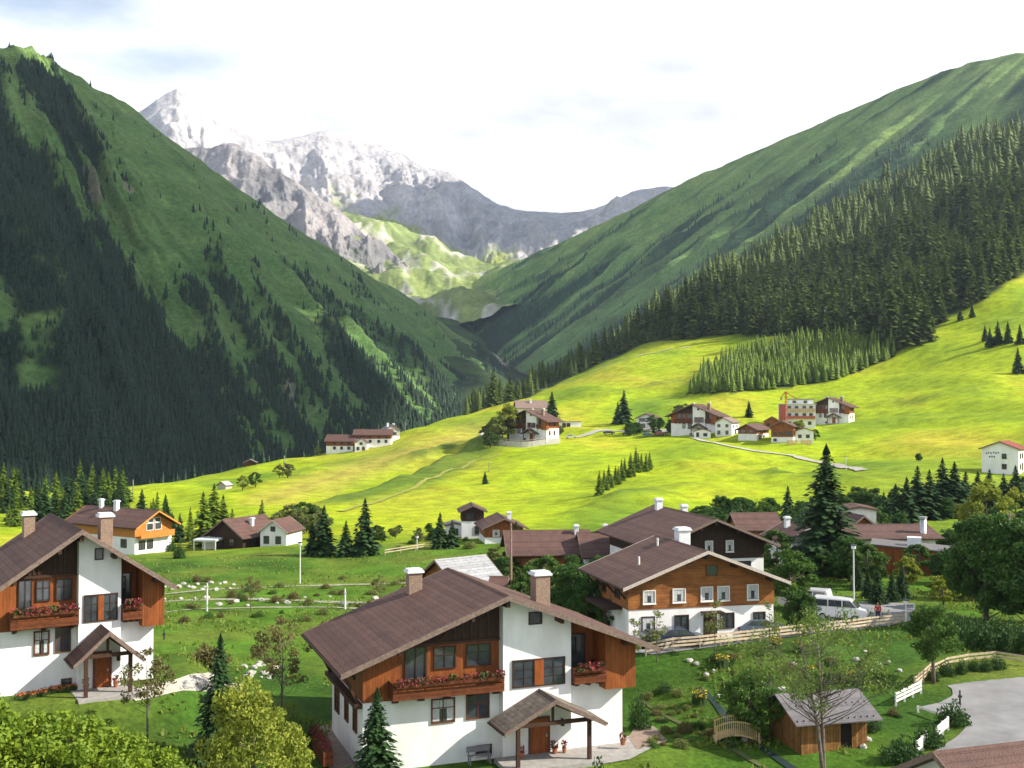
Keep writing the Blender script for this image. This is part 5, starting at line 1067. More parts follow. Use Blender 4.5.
# village greenery in numbers
def fill(n, x0, x1, Y0, Y1, h0, h1, protos, label, group, avoid=()):
    for _ in range(n):
        px, Y = rng.uniform(x0, x1), rng.uniform(Y0, Y1)
        if any(a <= px <= b and c <= Y <= d for a, b, c, d in avoid): continue
        g = G(px, Y); s = S_(rng.uniform(h0, h1), Y); s2 = s * rng.uniform(1.0, 1.4); rng.choice(protos).place(g, (s2, s2, s), rng.uniform(0, 6.28), label, group)
fill(26, 492, 618, 96, 126, 22, 50, [A1, A2, A2, A3], 'leafy tree in the dense green between the nearest chalet and the guest house', 'trees between nearest chalet and guest house', avoid=((430, 520, 112, 126), (600, 640, 88, 104)))
fill(10, 455, 520, 128, 150, 18, 34, [A1, A2, A3], 'leafy bush-like tree around the tall thin mast', 'trees around the thin mast')
fill(15, 776, 850, 112, 150, 20, 40, [A1, A2, A2], 'leafy tree around the big dark spruce behind the car park', 'trees around the big dark spruce', avoid=((795, 870, 100, 122),))
fill(14, 845, 960, 106, 128, 22, 40, [A1, A2, A4], 'leafy tree between the car park and the board-clad annexe', 'trees before the board-clad annexe', avoid=((800, 925, 95, 117),))
fill(34, 700, 900, 178, 212, 16, 32, [A1, A1, A2], 'dark leafy tree of the belt along the lower meadow edge', 'leafy belt along the lower meadow edge')
fill(40, 845, 1060, 196, 226, 12, 24, [A1, A1, A2, A4], 'leafy tree of the belt below the red-roofed house', 'leafy belt below the red-roofed house')
fill(20, 945, 1060, 108, 165, 26, 44, [A1, A1, A2, A2, A4], 'leafy tree in the thicket behind the huge round tree', 'thicket behind the huge round tree')
fill(12, 270, 320, 188, 215, 20, 34, [A3, A3, A2], 'pale leafy tree behind the white wing and roadside spruces', 'pale trees behind the white wing')
fill(10, 372, 438, 176, 196, 8, 16, [A2, A3, A1], 'low round tree in the hedge line left of the white cottage', 'round hedge trees left of the white cottage')
fill(4, 486, 505, 385, 396, 10, 20, [A3, A2], 'leafy tree crowding the left of the terrace chalet', 'trees at the terrace chalet')
fill(9, 628, 672, 402, 412, 8, 15, [A1, A2], 'low leafy tree around the dark-fronted hamlet house', 'low trees in the hamlet')
# ---- shrubs
SH = [shrub_proto(61, DECD), shrub_proto(62, DEC), shrub_proto(63, DECP), shrub_proto(64, DECB)]
def shr(px, Y, k, r, h, label, group=None): g = G(px, Y); SH[k].place(g, (r, r, h), rng.uniform(0, 6.28), label, group)
for (px, py, r) in ((946, 676, .75), (962, 674, .7), (974, 672, .65), (986, 671, .65), (998, 669, .7), (933, 680, .6)):
    g = hit(px, py); SH[0].place(g, (r, r, r * 1.5), rng.uniform(0, 6), 'round dark shrub in the row along the rail fence by the road', 'round shrubs along the rail fence')
for (px, py, r, hh, l) in ((905, 762, 1.3, 1.5, 'clipped dark shrub beside the lowest fence piece'), (895, 764, 1.1, 1.3, 'dark shrub left in the pair by the lowest fence piece'), (929, 748, 1.05, 1.6, 'dark shrub between two short fence pieces'), (953, 727, 1.15, 1.7, 'round dark shrub at the road bend'), (874, 730, .8, .8, 'low dark shrub behind the shed')):
    g = hit(px, py); SH[0].place(g, (r, r, hh), rng.uniform(0, 6), l)
for k in range(16):
    px = 955 + k * 6.5; g = hit(px, 640 + (k % 3) * 3 + k * .6); 
    if g: SH[0].place(g, (1.3, 1.3, 2.1), rng.uniform(0, 6), 'dark shrub of the hedge below the huge round tree', 'hedge below the huge round tree')
for k in range(120):
    px, py = rng.uniform(648, 900), rng.uniform(655, 750)
    if 770 < px < 890 and py > 690 or 650 < px < 700 and py < 690 or (700 < px < 770 and 705 < py < 735) or px > 878 and py > 725: continue
    g = hit(px, py); q = rng.choice([0, 1, 2, 2, 3]); r = rng.uniform(.25, .7); SH[q].place(g, (r, r, r * rng.uniform(.6, 1.2)), rng.uniform(0, 6), 'low garden shrub among the beds and rocks of the stream garden', 'low shrubs of the stream garden')
for k in range(55):
    px, py = rng.uniform(160, 430), rng.uniform(580, 625)
    g = hit(px, py); q = rng.choice([1, 2, 2, 3, 3]); r = rng.uniform(.25, .9); SH[q].place(g, (r, r, r * rng.uniform(.7, 1.3)), rng.uniform(0, 6), 'low wild shrub on the stream bank below the green slope', 'wild shrubs along the stream')
for (px, Y, k, r, h, l) in ((312, 70, 0, .7, 1.7, 'dark cypress-like shrub at the left end of the nearest chalet'), (597, 62, 0, .95, 2.3, 'bushy dark shrub by the porch of the nearest chalet'), (128, 72, 0, .9, 2.6, 'dark climbing shrub at the right corner of the left-edge chalet'), (172, 178, 0, 1.3, 2.0, 'round dark bush between the two houses on the green bank'), (180, 165, 0, 1.0, 2.6, 'dark upright bush right of the orange-gabled house'), (638, 75, 0, .8, 2.6, 'dark shrub behind the right wall of the nearest chalet'),
    (655, 60, 1, 1.2, .9, 'green shrub in the flower bed, bottom centre right'), (700, 62, 1, 1.3, .9, 'green bed shrub left of the footbridge path'), (730, 58, 0, 1.6, 1.2, 'dark low shrub under the footbridge'), (745, 57, 1, 1.3, 1.3, 'leafy shrub left of the shed corner'), (560, 61, 2, .8, .5, 'low pale bush by the porch steps'), (250, 78, 0, .6, .6, 'small dark bush beside the lawn rocks')): shr(px, Y, k, r, h, l)
for k in range(34):
    px = rng.uniform(385, 530) if k % 2 else rng.uniform(730, 800); Y = rng.uniform(165, 185); q = rng.choice([0, 1, 2]); r = rng.uniform(.8, 1.6); shr(px, Y, q, r, r * rng.uniform(.7, 1.4), 'roadside bush in the hedge line behind the green bank', 'hedge line bushes behind the bank')
for k in range(44):
    px = rng.uniform(700, 900); Y = rng.uniform(176, 205); q = rng.choice([0, 1]); r = rng.uniform(1.5, 3); shr(px, Y, q, r, r * rng.uniform(.9, 1.5), 'thicket bush along the lower edge of the meadow behind the village', 'thicket at the lower meadow edge')
# ---- tall grass and wild herbs over the near ground
R1 = np.random.default_rng(5); n = 60000; Yr = np.exp(R1.uniform(math.log(44), math.log(165), n)); pxr = R1.uniform(-40, 1060, n); cc = []
for px, Y in zip(pxr, Yr):
    x = (px - 512) / F * Y; nn = mnoise.noise(Vector((x / 7, Y / 7, 3))) + mnoise.noise(Vector((x / 2, Y / 2, 8))) * .5
    if nn < .02: continue
    z = H(x, Y); q = toPx(x, Y, z)
    if (q[0] > 862 and q[1] > 655) or (340 < q[0] < 640 and q[1] > 640) or (q[0] < 160 and q[1] > 660 and q[1] < 735): continue
    cc.append((x, Y, z + .04))
cc = np.array(cc); n = len(cc); a = R1.uniform(0, 6.28, n); hh = R1.uniform(.08, .32, n); ww = R1.uniform(.05, .14, n)
d = np.stack([np.cos(a) * ww, np.sin(a) * ww, np.zeros(n)], 1); up = np.stack([R1.normal(0, .06, n), R1.normal(0, .06, n), hh], 1)
v = np.stack([cc - d, cc + d, cc + d * .5 + up, cc - d * .7 + up * .8], 1).reshape(-1, 3)
tag(npmesh('wild_grass', v, np.arange(n * 4).reshape(-1, 4), leafmat('wild_grass_blades', (.08, .15, .018), (.24, .27, .05), .35), rnd=R1.uniform(0, 1, n)), 'uneven tufts of wild grass and herbs over the village lawns', 'grass', kind='stuff')
# ================================================================ roads, paths, garden, small things
ASPH = mat('worn_asphalt', (.27, .265, .265), (.165, .16, .16), scale=.35, rough=.9, bump=.2, detail=8)
GRAV = mat('pale_gravel', (.48, .44, .38), (.33, .30, .25), scale=1.2, rough=.95, bump=.3, detail=8)
SAND = mat('grassy_gravel', (.36, .34, .27), (.13, .16, .05), scale=1.6, rough=.95, bump=.3, detail=8)
DIRT = mat('bare_earth', (.24, .17, .10), (.14, .12, .05), scale=1.0, rough=.95, bump=.4, detail=8)
def drape(name, poly, m, Y0, Y1, dz=.05, dpx=.8, dl=.0028, kind='structure'):
    x0 = min(p[0] for p in poly) - 2; x1 = max(p[0] for p in poly) + 2; nx = int((x1 - x0) / dpx) + 1; ny = int(math.log(Y1 / Y0) / dl) + 1
    idx = {}; v = []; f = []
    def vid(i, j):
        if (i, j) not in idx:
            px = x0 + j * dpx; Y = Y0 * math.exp(i * dl); g = G(px, Y); idx[(i, j)] = len(v); v.append((g.x, g.y, g.z + dz))
        return idx[(i, j)]
    for i in range(ny):
        for j in range(nx):
            px = x0 + (j + .5) * dpx; Y = Y0 * math.exp((i + .5) * dl); g = G(px, Y); q = toPx(*g)
            if inpoly(q[0], q[1], poly): f.append((vid(i, j), vid(i, j + 1), vid(i + 1, j + 1), vid(i + 1, j)))
    if not f: return None
    ec = {}
    for q in f:
        for k in range(4): e = tuple(sorted((q[k], q[(k + 1) % 4]))); ec[e] = ec.get(e, 0) + 1
    nb = {}
    for (a, b), c in ec.items():
        if c == 1: nb.setdefault(a, []).append(b); nb.setdefault(b, []).append(a)
    for _ in range(10):
        nv_ = {}
        for i, L_ in nb.items():
            if len(L_) == 2: nv_[i] = tuple((v[i][c] * 2 + v[L_[0]][c] + v[L_[1]][c]) / 4 for c in (0, 1))
        for i, p in nv_.items(): v[i] = (p[0], p[1], H(p[0], p[1]) + dz)
    o = npmesh(name, v, f, m, smooth=True); o['kind'] = kind; return o
def ribbon(name, pts, width, m, dz=.06, step=1.0):
    W_ = [hit(*p) if len(p) == 2 else G(p[0], p[2]) for p in pts]; W_ = [p for p in W_ if p]
    out = []
    for a, b in zip(W_, W_[1:]):
        n = max(2, int((b - a).length / step)); out += [a.lerp(b, k / n) for k in range(n)]
    out.append(W_[-1]); sm = out[:]
    for _ in range(6): sm = [sm[0]] + [(sm[i - 1] + sm[i] * 2 + sm[i + 1]) / 4 for i in range(1, len(sm) - 1)] + [sm[-1]]
    v = []; f = []; K = 5
    for i, p in enumerate(sm):
        d = (sm[min(i + 1, len(sm) - 1)] - sm[max(i - 1, 0)]); d.z = 0; d.normalize(); s = Vector((-d.y, d.x, 0)); w_ = width * (1 + .6 * mnoise.noise(Vector((p.x / 3, p.y / 3, 1))))
        for k in range(K): q = p + s * w_ * (k / (K - 1) - .5); v.append((q.x, q.y, H(q.x, q.y) + dz))
    for i in range(len(sm) - 1):
        for k in range(K - 1): a = i * K + k; f.append((a, a + 1, a + K + 1, a + K))
    o = npmesh(name, v, f, m, smooth=True); o['kind'] = 'structure'; return o
ROADP = [(895, 772), (926, 757), (956, 738), (969, 725), (966, 714), (948, 716), (918, 708), (940, 703), (953, 696), (952, 689), (946, 686), (975, 682), (1030, 677), (1130, 672), (1130, 830), (870, 830)]
drape('road', ROADP, ASPH, 50, 92)
drape('car_park', [(628, 652), (776, 634), (846, 612), (860, 602), (916, 604), (914, 622), (860, 630), (800, 636), (652, 655)], ASPH, 84, 125)
ribbon('path', [(905, 628), (925, 622), (950, 640), (966, 646)], 1.6, GRAV)
ribbon('path', [(128, 620), (150, 614), (190, 610), (250, 608), (330, 608), (420, 612)], .7, SAND)
ribbon('stream_bed', [(118, 606), (170, 601), (240, 600), (330, 603), (440, 606)], 1.3, SAND)
ribbon('path', [(160, 595), (200, 591), (260, 588), (340, 586), (430, 583)], 1.0, SAND)
ribbon('path', [(130, 700), (165, 690), (205, 688), (240, 686)], 1.2, GRAV, dz=.07)
ribbon('path', [(575, 438), (598, 432), (640, 430), (690, 432)], 4.0, GRAV, dz=.25)
ribbon('path', [(684, 438), (733, 448), (790, 456), (835, 465), (862, 471)], 2.4, GRAV, dz=.25)
ribbon('path', [(340, 512), (400, 494), (440, 476), (475, 461), (500, 455)], 1.3, mat('worn_grass_track', (.30, .27, .06), (.20, .25, .02), scale=.6), dz=.2)
ribbon('path', [(500, 402), (540, 391), (590, 374), (640, 356), (690, 348)], 1.8, GRAV, dz=.4)
ribbon('path', [(640, 702), (670, 722), (720, 742), (770, 772)], .4, mat('grassy_ditch', (.07, .07, .03), (.10, .12, .03), scale=2, rough=.95))
ribbon('stream', [(700, 690), (722, 712), (740, 737), (768, 752), (800, 775)], .5, mat('stream_water', (.03, .05, .05), rough=.1, spec=.6))
drape('paving', [(318, 728), (336, 722), (358, 775), (335, 790)], mat('reddish_paving', (.30, .22, .18), (.2, .15, .12), scale=3), 55, 78, dz=.06)
drape('paving', [(560, 752), (636, 735), (664, 742), (630, 760), (560, 772)], CONC, 56, 80, dz=.06)
drape('paving', [(640, 722), (655, 728), (668, 742), (636, 750), (628, 738)], mat('reddish_paving', (.30, .22, .18)), 56, 80, dz=.07)
# ---- terrain-following fences
def fence(label, pts, hgt, rails, pm, spacing=2.2, rw=.13, group=None, name='rail_fence'):
    W_ = [hit(*p) for p in pts]; o0 = W_[0]; t = thing(name, o0, 0, label, 'fence', group); P_ = []
    for a, b in zip(W_, W_[1:]):
        n = max(1, round((b - a).length / spacing)); P_ += [a.lerp(b, k / n) for k in range(n)]
    P_.append(W_[-1]); P_ = [Vector((p.x, p.y, H(p.x, p.y))) - o0 for p in P_]
    for p in P_: m = MB(); m.box(p.x - .06, p.x + .06, p.y - .06, p.y + .06, p.z - .3, p.z + hgt); m.build('post', pm, t)
    for r in range(rails):
        m = MB(); z = hgt * (.92 - r * .8 / max(1, rails)); off = Vector((0, -.085, z))
        vs = [];
        for p in P_:
            q = p + off; vs += [(q.x, q.y - .02, q.z - rw / 2), (q.x, q.y + .02, q.z - rw / 2), (q.x, q.y + .02, q.z + rw / 2), (q.x, q.y - .02, q.z + rw / 2)]
        fs_ = [(0, 1, 2, 3)]
        for i in range(len(P_) - 1):
            for k in range(4): fs_.append((i * 4 + k, i * 4 + (k + 1) % 4, i * 4 + 4 + (k + 1) % 4, i * 4 + 4 + k))
        e = (len(P_) - 1) * 4; fs_.append((e, e + 1, e + 2, e + 3)); m.add(vs, fs_); m.build('rail', pm, t)
    return t
fence('long pale three-rail wooden fence between the guest house forecourt and the lawn', [(646, 656), (700, 649), (760, 642), (820, 635), (870, 630), (907, 626)], 1.05, 3, FENCEW, rw=.16)
fence('pale wooden rail fence running along the verge to the right edge', [(931, 676), (948, 668), (968, 664), (995, 661), (1030, 668)], .75, 2, FENCEW, rw=.15)
fence('short slanting pale fence piece left of the young verge tree', [(915, 690), (931, 676)], .95, 3, FENCEW, 1.0, rw=.15)
fence('short bright white three-rail fence piece above the garden path', [(896, 707), (921, 695)], .95, 3, WHITEF, 1.1, rw=.16)
fence('low white handrail beside the small path near the road bend', [(918, 713), (943, 722)], .45, 1, WHITEF, 1.5, rw=.18)
fence('short weathered fence piece right of the lowest clipped shrubs', [(917, 757), (927, 747)], .9, 3, WHITEF, 1.0, rw=.18)
fence('short weathered fence piece left of the round shrub at the bend', [(937, 741), (948, 732)], .9, 3, WHITEF, 1.0, rw=.18)
fence('grey post fence along the lower meadow behind the white cottage', [(385, 556), (430, 549), (442, 548)], .9, 2, FENCEW, 3)
# ---- footbridge
br = thing('footbridge', hit(737, 741) + Vector((0, 0, .05)), R(-6), 'small arched wooden footbridge with slatted railings over the garden stream', 'bridge')
BW = mat('pale_bridge_wood', (.60, .45, .22), (.42, .30, .14), scale=5, rough=.7)
def arc(x): return .42 * (1 - (x / 1.5) ** 2)
m = MB()
for k in range(12): a, b = -1.5 + k * .25, -1.5 + k * .25 + .25; m.add([(a, -.5, arc(a) - .02), (b, -.5, arc(b) - .02), (b, .9, arc(b) - .02), (a, .9, arc(a) - .02), (a, -.5, arc(a) + .08), (b, -.5, arc(b) + .08), (b, .9, arc(b) + .08), (a, .9, arc(a) + .08)], [(0, 3, 2, 1), (4, 5, 6, 7), (0, 1, 5, 4), (1, 2, 6, 5), (2, 3, 7, 6), (3, 0, 4, 7)])
m.build('deck', BW, br)
for yy in (-.5, .9):
    m = MB()
    for k in range(21): x = -1.3 + k * .13; m.box(x - .025, x + .025, yy - .02, yy + .02, arc(x) + .08, arc(x) * 1.05 + .86)
    for k in range(20): a, b = -1.3 + k * .13, -1.17 + k * .13; m.beam((a, yy, arc(a) * 1.05 + .88), (b, yy, arc(b) * 1.05 + .88), .07)
    m.build('railing', BW, br)
for xx in (-1.36, 1.36):
    for yy in (-.5, .9): m = MB(); m.box(xx - .05, xx + .05, yy - .05, yy + .05, -.4, 1.0); m.build('post', BW, br)
# ---- boulders
def boulder_mesh(seed):
    bm = bmesh.new(); bmesh.ops.create_icosphere(bm, subdivisions=2, radius=1)
    for v in bm.verts: n = 1 + .35 * mnoise.noise(v.co * 1.3 + Vector((seed * 7, 0, 0))); v.co = Vector((v.co.x * n, v.co.y * n * .8, v.co.z * n * .65))
    me = bpy.data.meshes.new('boulder'); bm.to_mesh(me); bm.free(); me.materials.append(mat('white_limestone', (.50, .48, .44), (.30, .28, .25), scale=2.5, rough=.9, bump=.4, bscale=6)); return me
BM_ = [boulder_mesh(s) for s in range(5)]
def boulder(px, py, r, label, group):
    g = hit(px, py)
    if not g: return
    o = bpy.data.objects.new('boulder', BM_[rng.randrange(5)]); C.objects.link(o); o.location = g + Vector((0, 0, r * .2)); o.scale = (r, r, r); o.rotation_euler = (0, 0, rng.uniform(0, 6.28)); tag(o, label, 'boulder', group)
for k in range(17): boulder(160 + k * 4.6 + rng.uniform(-2, 2), 589 - (k % 3) * 2 + rng.uniform(-2, 2) - (k > 12) * 1, rng.uniform(.22, .45), 'white boulder in the row above the stream path, left of the lamp', 'boulders above the stream path')
for k in range(22): boulder(122 + k * 14 + rng.uniform(-3, 3), 602 + rng.uniform(-5, 5), rng.uniform(.2, .5), 'pale rock beside the gravel stream bed across the left lawn', 'rocks along the stream bed')
for k in range(26): a = k / 25; boulder(182 + 48 * a + rng.uniform(-2, 2), 690 - 6 * math.sin(a * 3.1) + rng.uniform(-2, 2), rng.uniform(.16, .34), 'pale stone in the curved edging on the lawn below the left chalet', 'stones of the curved lawn edging')
for k in range(20): boulder(242 + rng.uniform(0, 36), 670 + rng.uniform(-6, 10), rng.uniform(.15, .4), 'white stone in the rock heap on the left lawn', 'rock heap on the left lawn')
for k in range(26):
    px, py = rng.choice([(705, 672), (720, 708), (745, 742), (800, 668), (870, 690), (880, 668), (860, 744), (760, 690)]); boulder(px + rng.gauss(0, 12), py + rng.gauss(0, 5), rng.uniform(.12, .34), 'garden rock among the shrubs and stream of the right-hand garden', 'rocks of the right-hand garden')
# ---- flowers
def flowerclump(px, py, r, h, m, label, n=90, group=None):
    g = hit(px, py)
    if not g: return
    t = thing('flower_clump', g, 0, label, 'flowers', group); v = []; f = []; rd = []; v2 = []; f2 = []
    for k in range(n):
        a = rng.uniform(0, 6.28); q = r * rng.random() ** .5; z = h * rng.uniform(.5, 1); c = Vector((q * math.cos(a), q * math.sin(a), z)); s = .06
        d = [Vector((rng.gauss(0, 1), rng.gauss(0, 1), rng.gauss(0, .6))) * s for _ in range(2)]; o = len(v); v += [c + d[0], c + d[1], c - d[0], c - d[1]]; f.append((o, o + 1, o + 2, o + 3)); rd.append(rng.random())
        o = len(v2); v2 += [(c.x - .03, c.y, 0), (c.x + .03, c.y, 0), (c.x + .05, c.y + .03, z - .03), (c.x - .05, c.y - .02, z - .05)]; f2.append((o, o + 1, o + 2, o + 3))
    npmesh('blossoms', v, f, m, t, rd); npmesh('stalks', v2, f2, LEAFG, t, rd)
YEL = mat('yellow_blossom', (.62, .42, .02), (.45, .30, .02), scale=5, attr='rnd'); ORA = mat('orange_blossom', (.50, .16, .04), (.35, .12, .04), scale=5, attr='rnd')
for (px, py, l) in ((722, 668, 'yellow flower clump left of the big willow bush'), (810, 680, 'yellow flowers under the sparse forked tree, left clump'), (847, 684, 'yellow flowers right of the sparse forked tree'), (700, 706, 'yellow blossom patch in the round garden bed'), (776, 650, 'tall yellow flowers at the fence by the guest house corner'), (800, 655, 'small yellow clump along the forecourt fence')): flowerclump(px, py, .55, .9, YEL, l)
for k in range(6): flowerclump(395 + k * 9, 765 - k * .6, .5, .35, ORA, 'orange flowers in the bed at the foot of the nearest chalet wall', 60, 'orange bed by the nearest chalet')
for k in range(7): flowerclump(22 + k * 9, 700 - k * 1.6, .45, .35, ORA, 'rust-red flowers in the bed at the foot of the left chalet wall', 50, 'rust-red bed by the left chalet')
def pot(local, par, label, r=.2):
    M_ = Matrix.Translation(par.location) @ Matrix.Rotation(par.rotation_euler.z, 4, 'Z'); g = M_ @ Vector(local)
    t = thing('flower_pot', g, 0, label, 'flower pot'); m = MB(); m.prism_z([(0, 0)], 0, 0) if False else m.tube([(0, 0, 0), (0, 0, .34)], [r * .7, r], 10); m.build('pot', mat('terracotta', (.35, .12, .06), rough=.8), t); flowers(t, -r, r, -r, r, .42, 60, rng)
pot((9.6, -1.3, .03), FG, 'geranium pot left of the nearest chalet door'); pot((11.9, -1.2, .03), FG, 'geranium pot right of the nearest chalet door'); pot((12.5, -1.3, .03), FG, 'small geranium pot under the nearest porch lantern', .16); pot((16.6, -1.2, .05), FG, 'lone flower pot at the right corner of the nearest chalet')
pot((5.2, -1.3, .03), LC, 'flower pot left of the left chalet door', .18); pot((7.0, -1.2, .03), LC, 'flower pot right of the left chalet door', .18)
def local(par, p): return Matrix.Translation(par.location) @ Matrix.Rotation(par.rotation_euler.z, 4, 'Z') @ Vector(p)
bn = thing('garden_bench', local(FG, (6.2, -1.0, .0)), R(20.5), 'grey garden bench against the white wall of the nearest chalet', 'bench')
GW = mat('grey_bench_wood', (.22, .20, .22), (.14, .13, .15), scale=6)
m = MB(); m.box(0, 1.5, -.4, 0, .42, .47); m.build('seat', GW, bn); m = MB(); m.box(0, 1.5, .03, .08, .6, .95); m.build('backrest', GW, bn)
for x in (.08, 1.36):
    m = MB(); m.box(x, x + .07, -.38, -.31, -.1, .417); m.build('leg', GW, bn); m = MB(); m.box(x, x + .07, .0, .07, -.1, .6); m.build('leg', GW, bn)
ga = thing('garden_trough', local(FG, (-1.9, 1.0, .0)), R(20.5), 'raised wooden trough of red geraniums at the left side of the nearest chalet', 'planter')
m = MB(); m.box(-.25, .35, 0, 5.2, .1, .95); m.build('box', BALC, ga); flowers(ga, -.3, .4, 0, 5.2, 1.05, 420, rng)
# hanging fence posts and lamps
LAMPW = mat('pale_lamp_paint', (.62, .62, .60), rough=.5)
def lamp(px, py, hpx, label, lantern=False):
    g = hit(px, py); h = hpx * g.y / F; t = thing('street_lamp', g, 0, label, 'street lamp'); m = MB(); m.tube([(0, 0, -.2), (0, 0, h)], [.09, .06], 8); m.build('pole', LAMPW, t)
    m = MB(); m.prism_z([(.22 * math.cos(a), .22 * math.sin(a)) for a in [k * math.pi / 3 for k in range(6)]], h + .003, h + .34); m.build('lamp_head', mat('lamp_glass', (.7, .7, .68), rough=.3), t); m = MB(); m.prism_z([(.32 * math.cos(a), .32 * math.sin(a)) for a in [k * math.pi / 3 for k in range(6)]], h + .343, h + .43); m.build('lamp_hood', DMETAL, t)
lamp(300, 584, 38, 'slim white street lamp on the green bank below the dark timber house'); lamp(854, 612, 62, 'tall pale street lamp behind the white vans'); lamp(906, 627, 22, 'short lantern lamp at the right end of the forecourt fence'); lamp(846, 470, 12, 'tiny pale lamp post by the meadow lane'); lamp(417, 550, 12, 'small white lamp among the hedge bushes left of the white cottage')
def pole(px, py, hpx, r, label, m_=None, arm=False):
    g = hit(px, py); h = hpx * g.y / F; t = thing('utility_pole', g, 0, label, 'pole'); m = MB(); m.tube([(0, 0, -.3), (0, 0, h)], [r * 1.2, r * .8], 8); m.build('pole', m_ or BARK, t)
    m = MB(); m.box(-.7 if arm else -.12, .7 if arm else .12, -.1, .06, h - .5, h - .36); m.build('crossarm', m_ or BARK, t)
    return g + Vector((0, 0, h - .3))
q1 = pole(1010, 560, 48, .14, 'grey utility pole with crossarm at the right edge among trees', PBARK, True)
pole(511, 590, 66, .13, 'tall thin reddish mast in the middle of the village', mat('reddish_pole', (.33, .20, .15), (.22, .14, .10), scale=3)); pole(284, 474, 18, .2, 'weathered pole on the meadow crest left of the inns', PBARK); pole(133, 496, 16, .18, 'weathered pole at the left end of the lit meadow', PBARK); pole(405, 434, 12, .16, 'short pole right of the crest row of inns', PBARK); pole(489, 472, 10, .12, 'short pale stake on the open meadow', PBARK); pole(207, 612, 28, .09, 'thin white post on the stream bank', LAMPW); pole(345, 610, 20, .10, 'short white post beside the stream bed', LAMPW); pole(960, 706, 14, .07, 'thin dark sign post at the road bend', DMETAL); pole(164, 640, 10, .06, 'small dark stake on the left lawn', DMETAL)
# ---- stone terrace on the crest
t = thing('terrace_wall', gp(485, 392), 0, 'curved rubble stone terrace wall below the lone chalet on the crest', 'wall')
m = MB(); b0 = G(485, 392); n = 14; ps_ = []
for k in range(n + 1):
    px = 485 + 75 * k / n; Y = 392 - 6 * math.sin(math.pi * k / n); ps_.append(G(px, Y) - b0)
for a, b in zip(ps_, ps_[1:]): m.add([(a.x, a.y, a.z - 1), (b.x, b.y, b.z - 1), (b.x, b.y + 1.2, b.z - 1), (a.x, a.y + 1.2, a.z - 1), (a.x, a.y, a.z + 1.9), (b.x, b.y, b.z + 1.9), (b.x, b.y + 1.2, b.z + 1.9), (a.x, a.y + 1.2, a.z + 1.9)], [(0, 3, 2, 1), (4, 5, 6, 7), (0, 1, 5, 4), (1, 2, 6, 5), (2, 3, 7, 6), (3, 0, 4, 7)])
m.build('wall', STONE, t); m = MB()
for a, b in zip(ps_, ps_[1:]): m.beam((a.x, a.y + .2, a.z + 2.5), (b.x, b.y + .2, b.z + 2.5), .12)
for a in ps_: m.box(a.x - .07, a.x + .07, a.y + .13, a.y + .27, a.z + 1.9, a.z + 2.6)
m.build('railing', FENCEW, t)
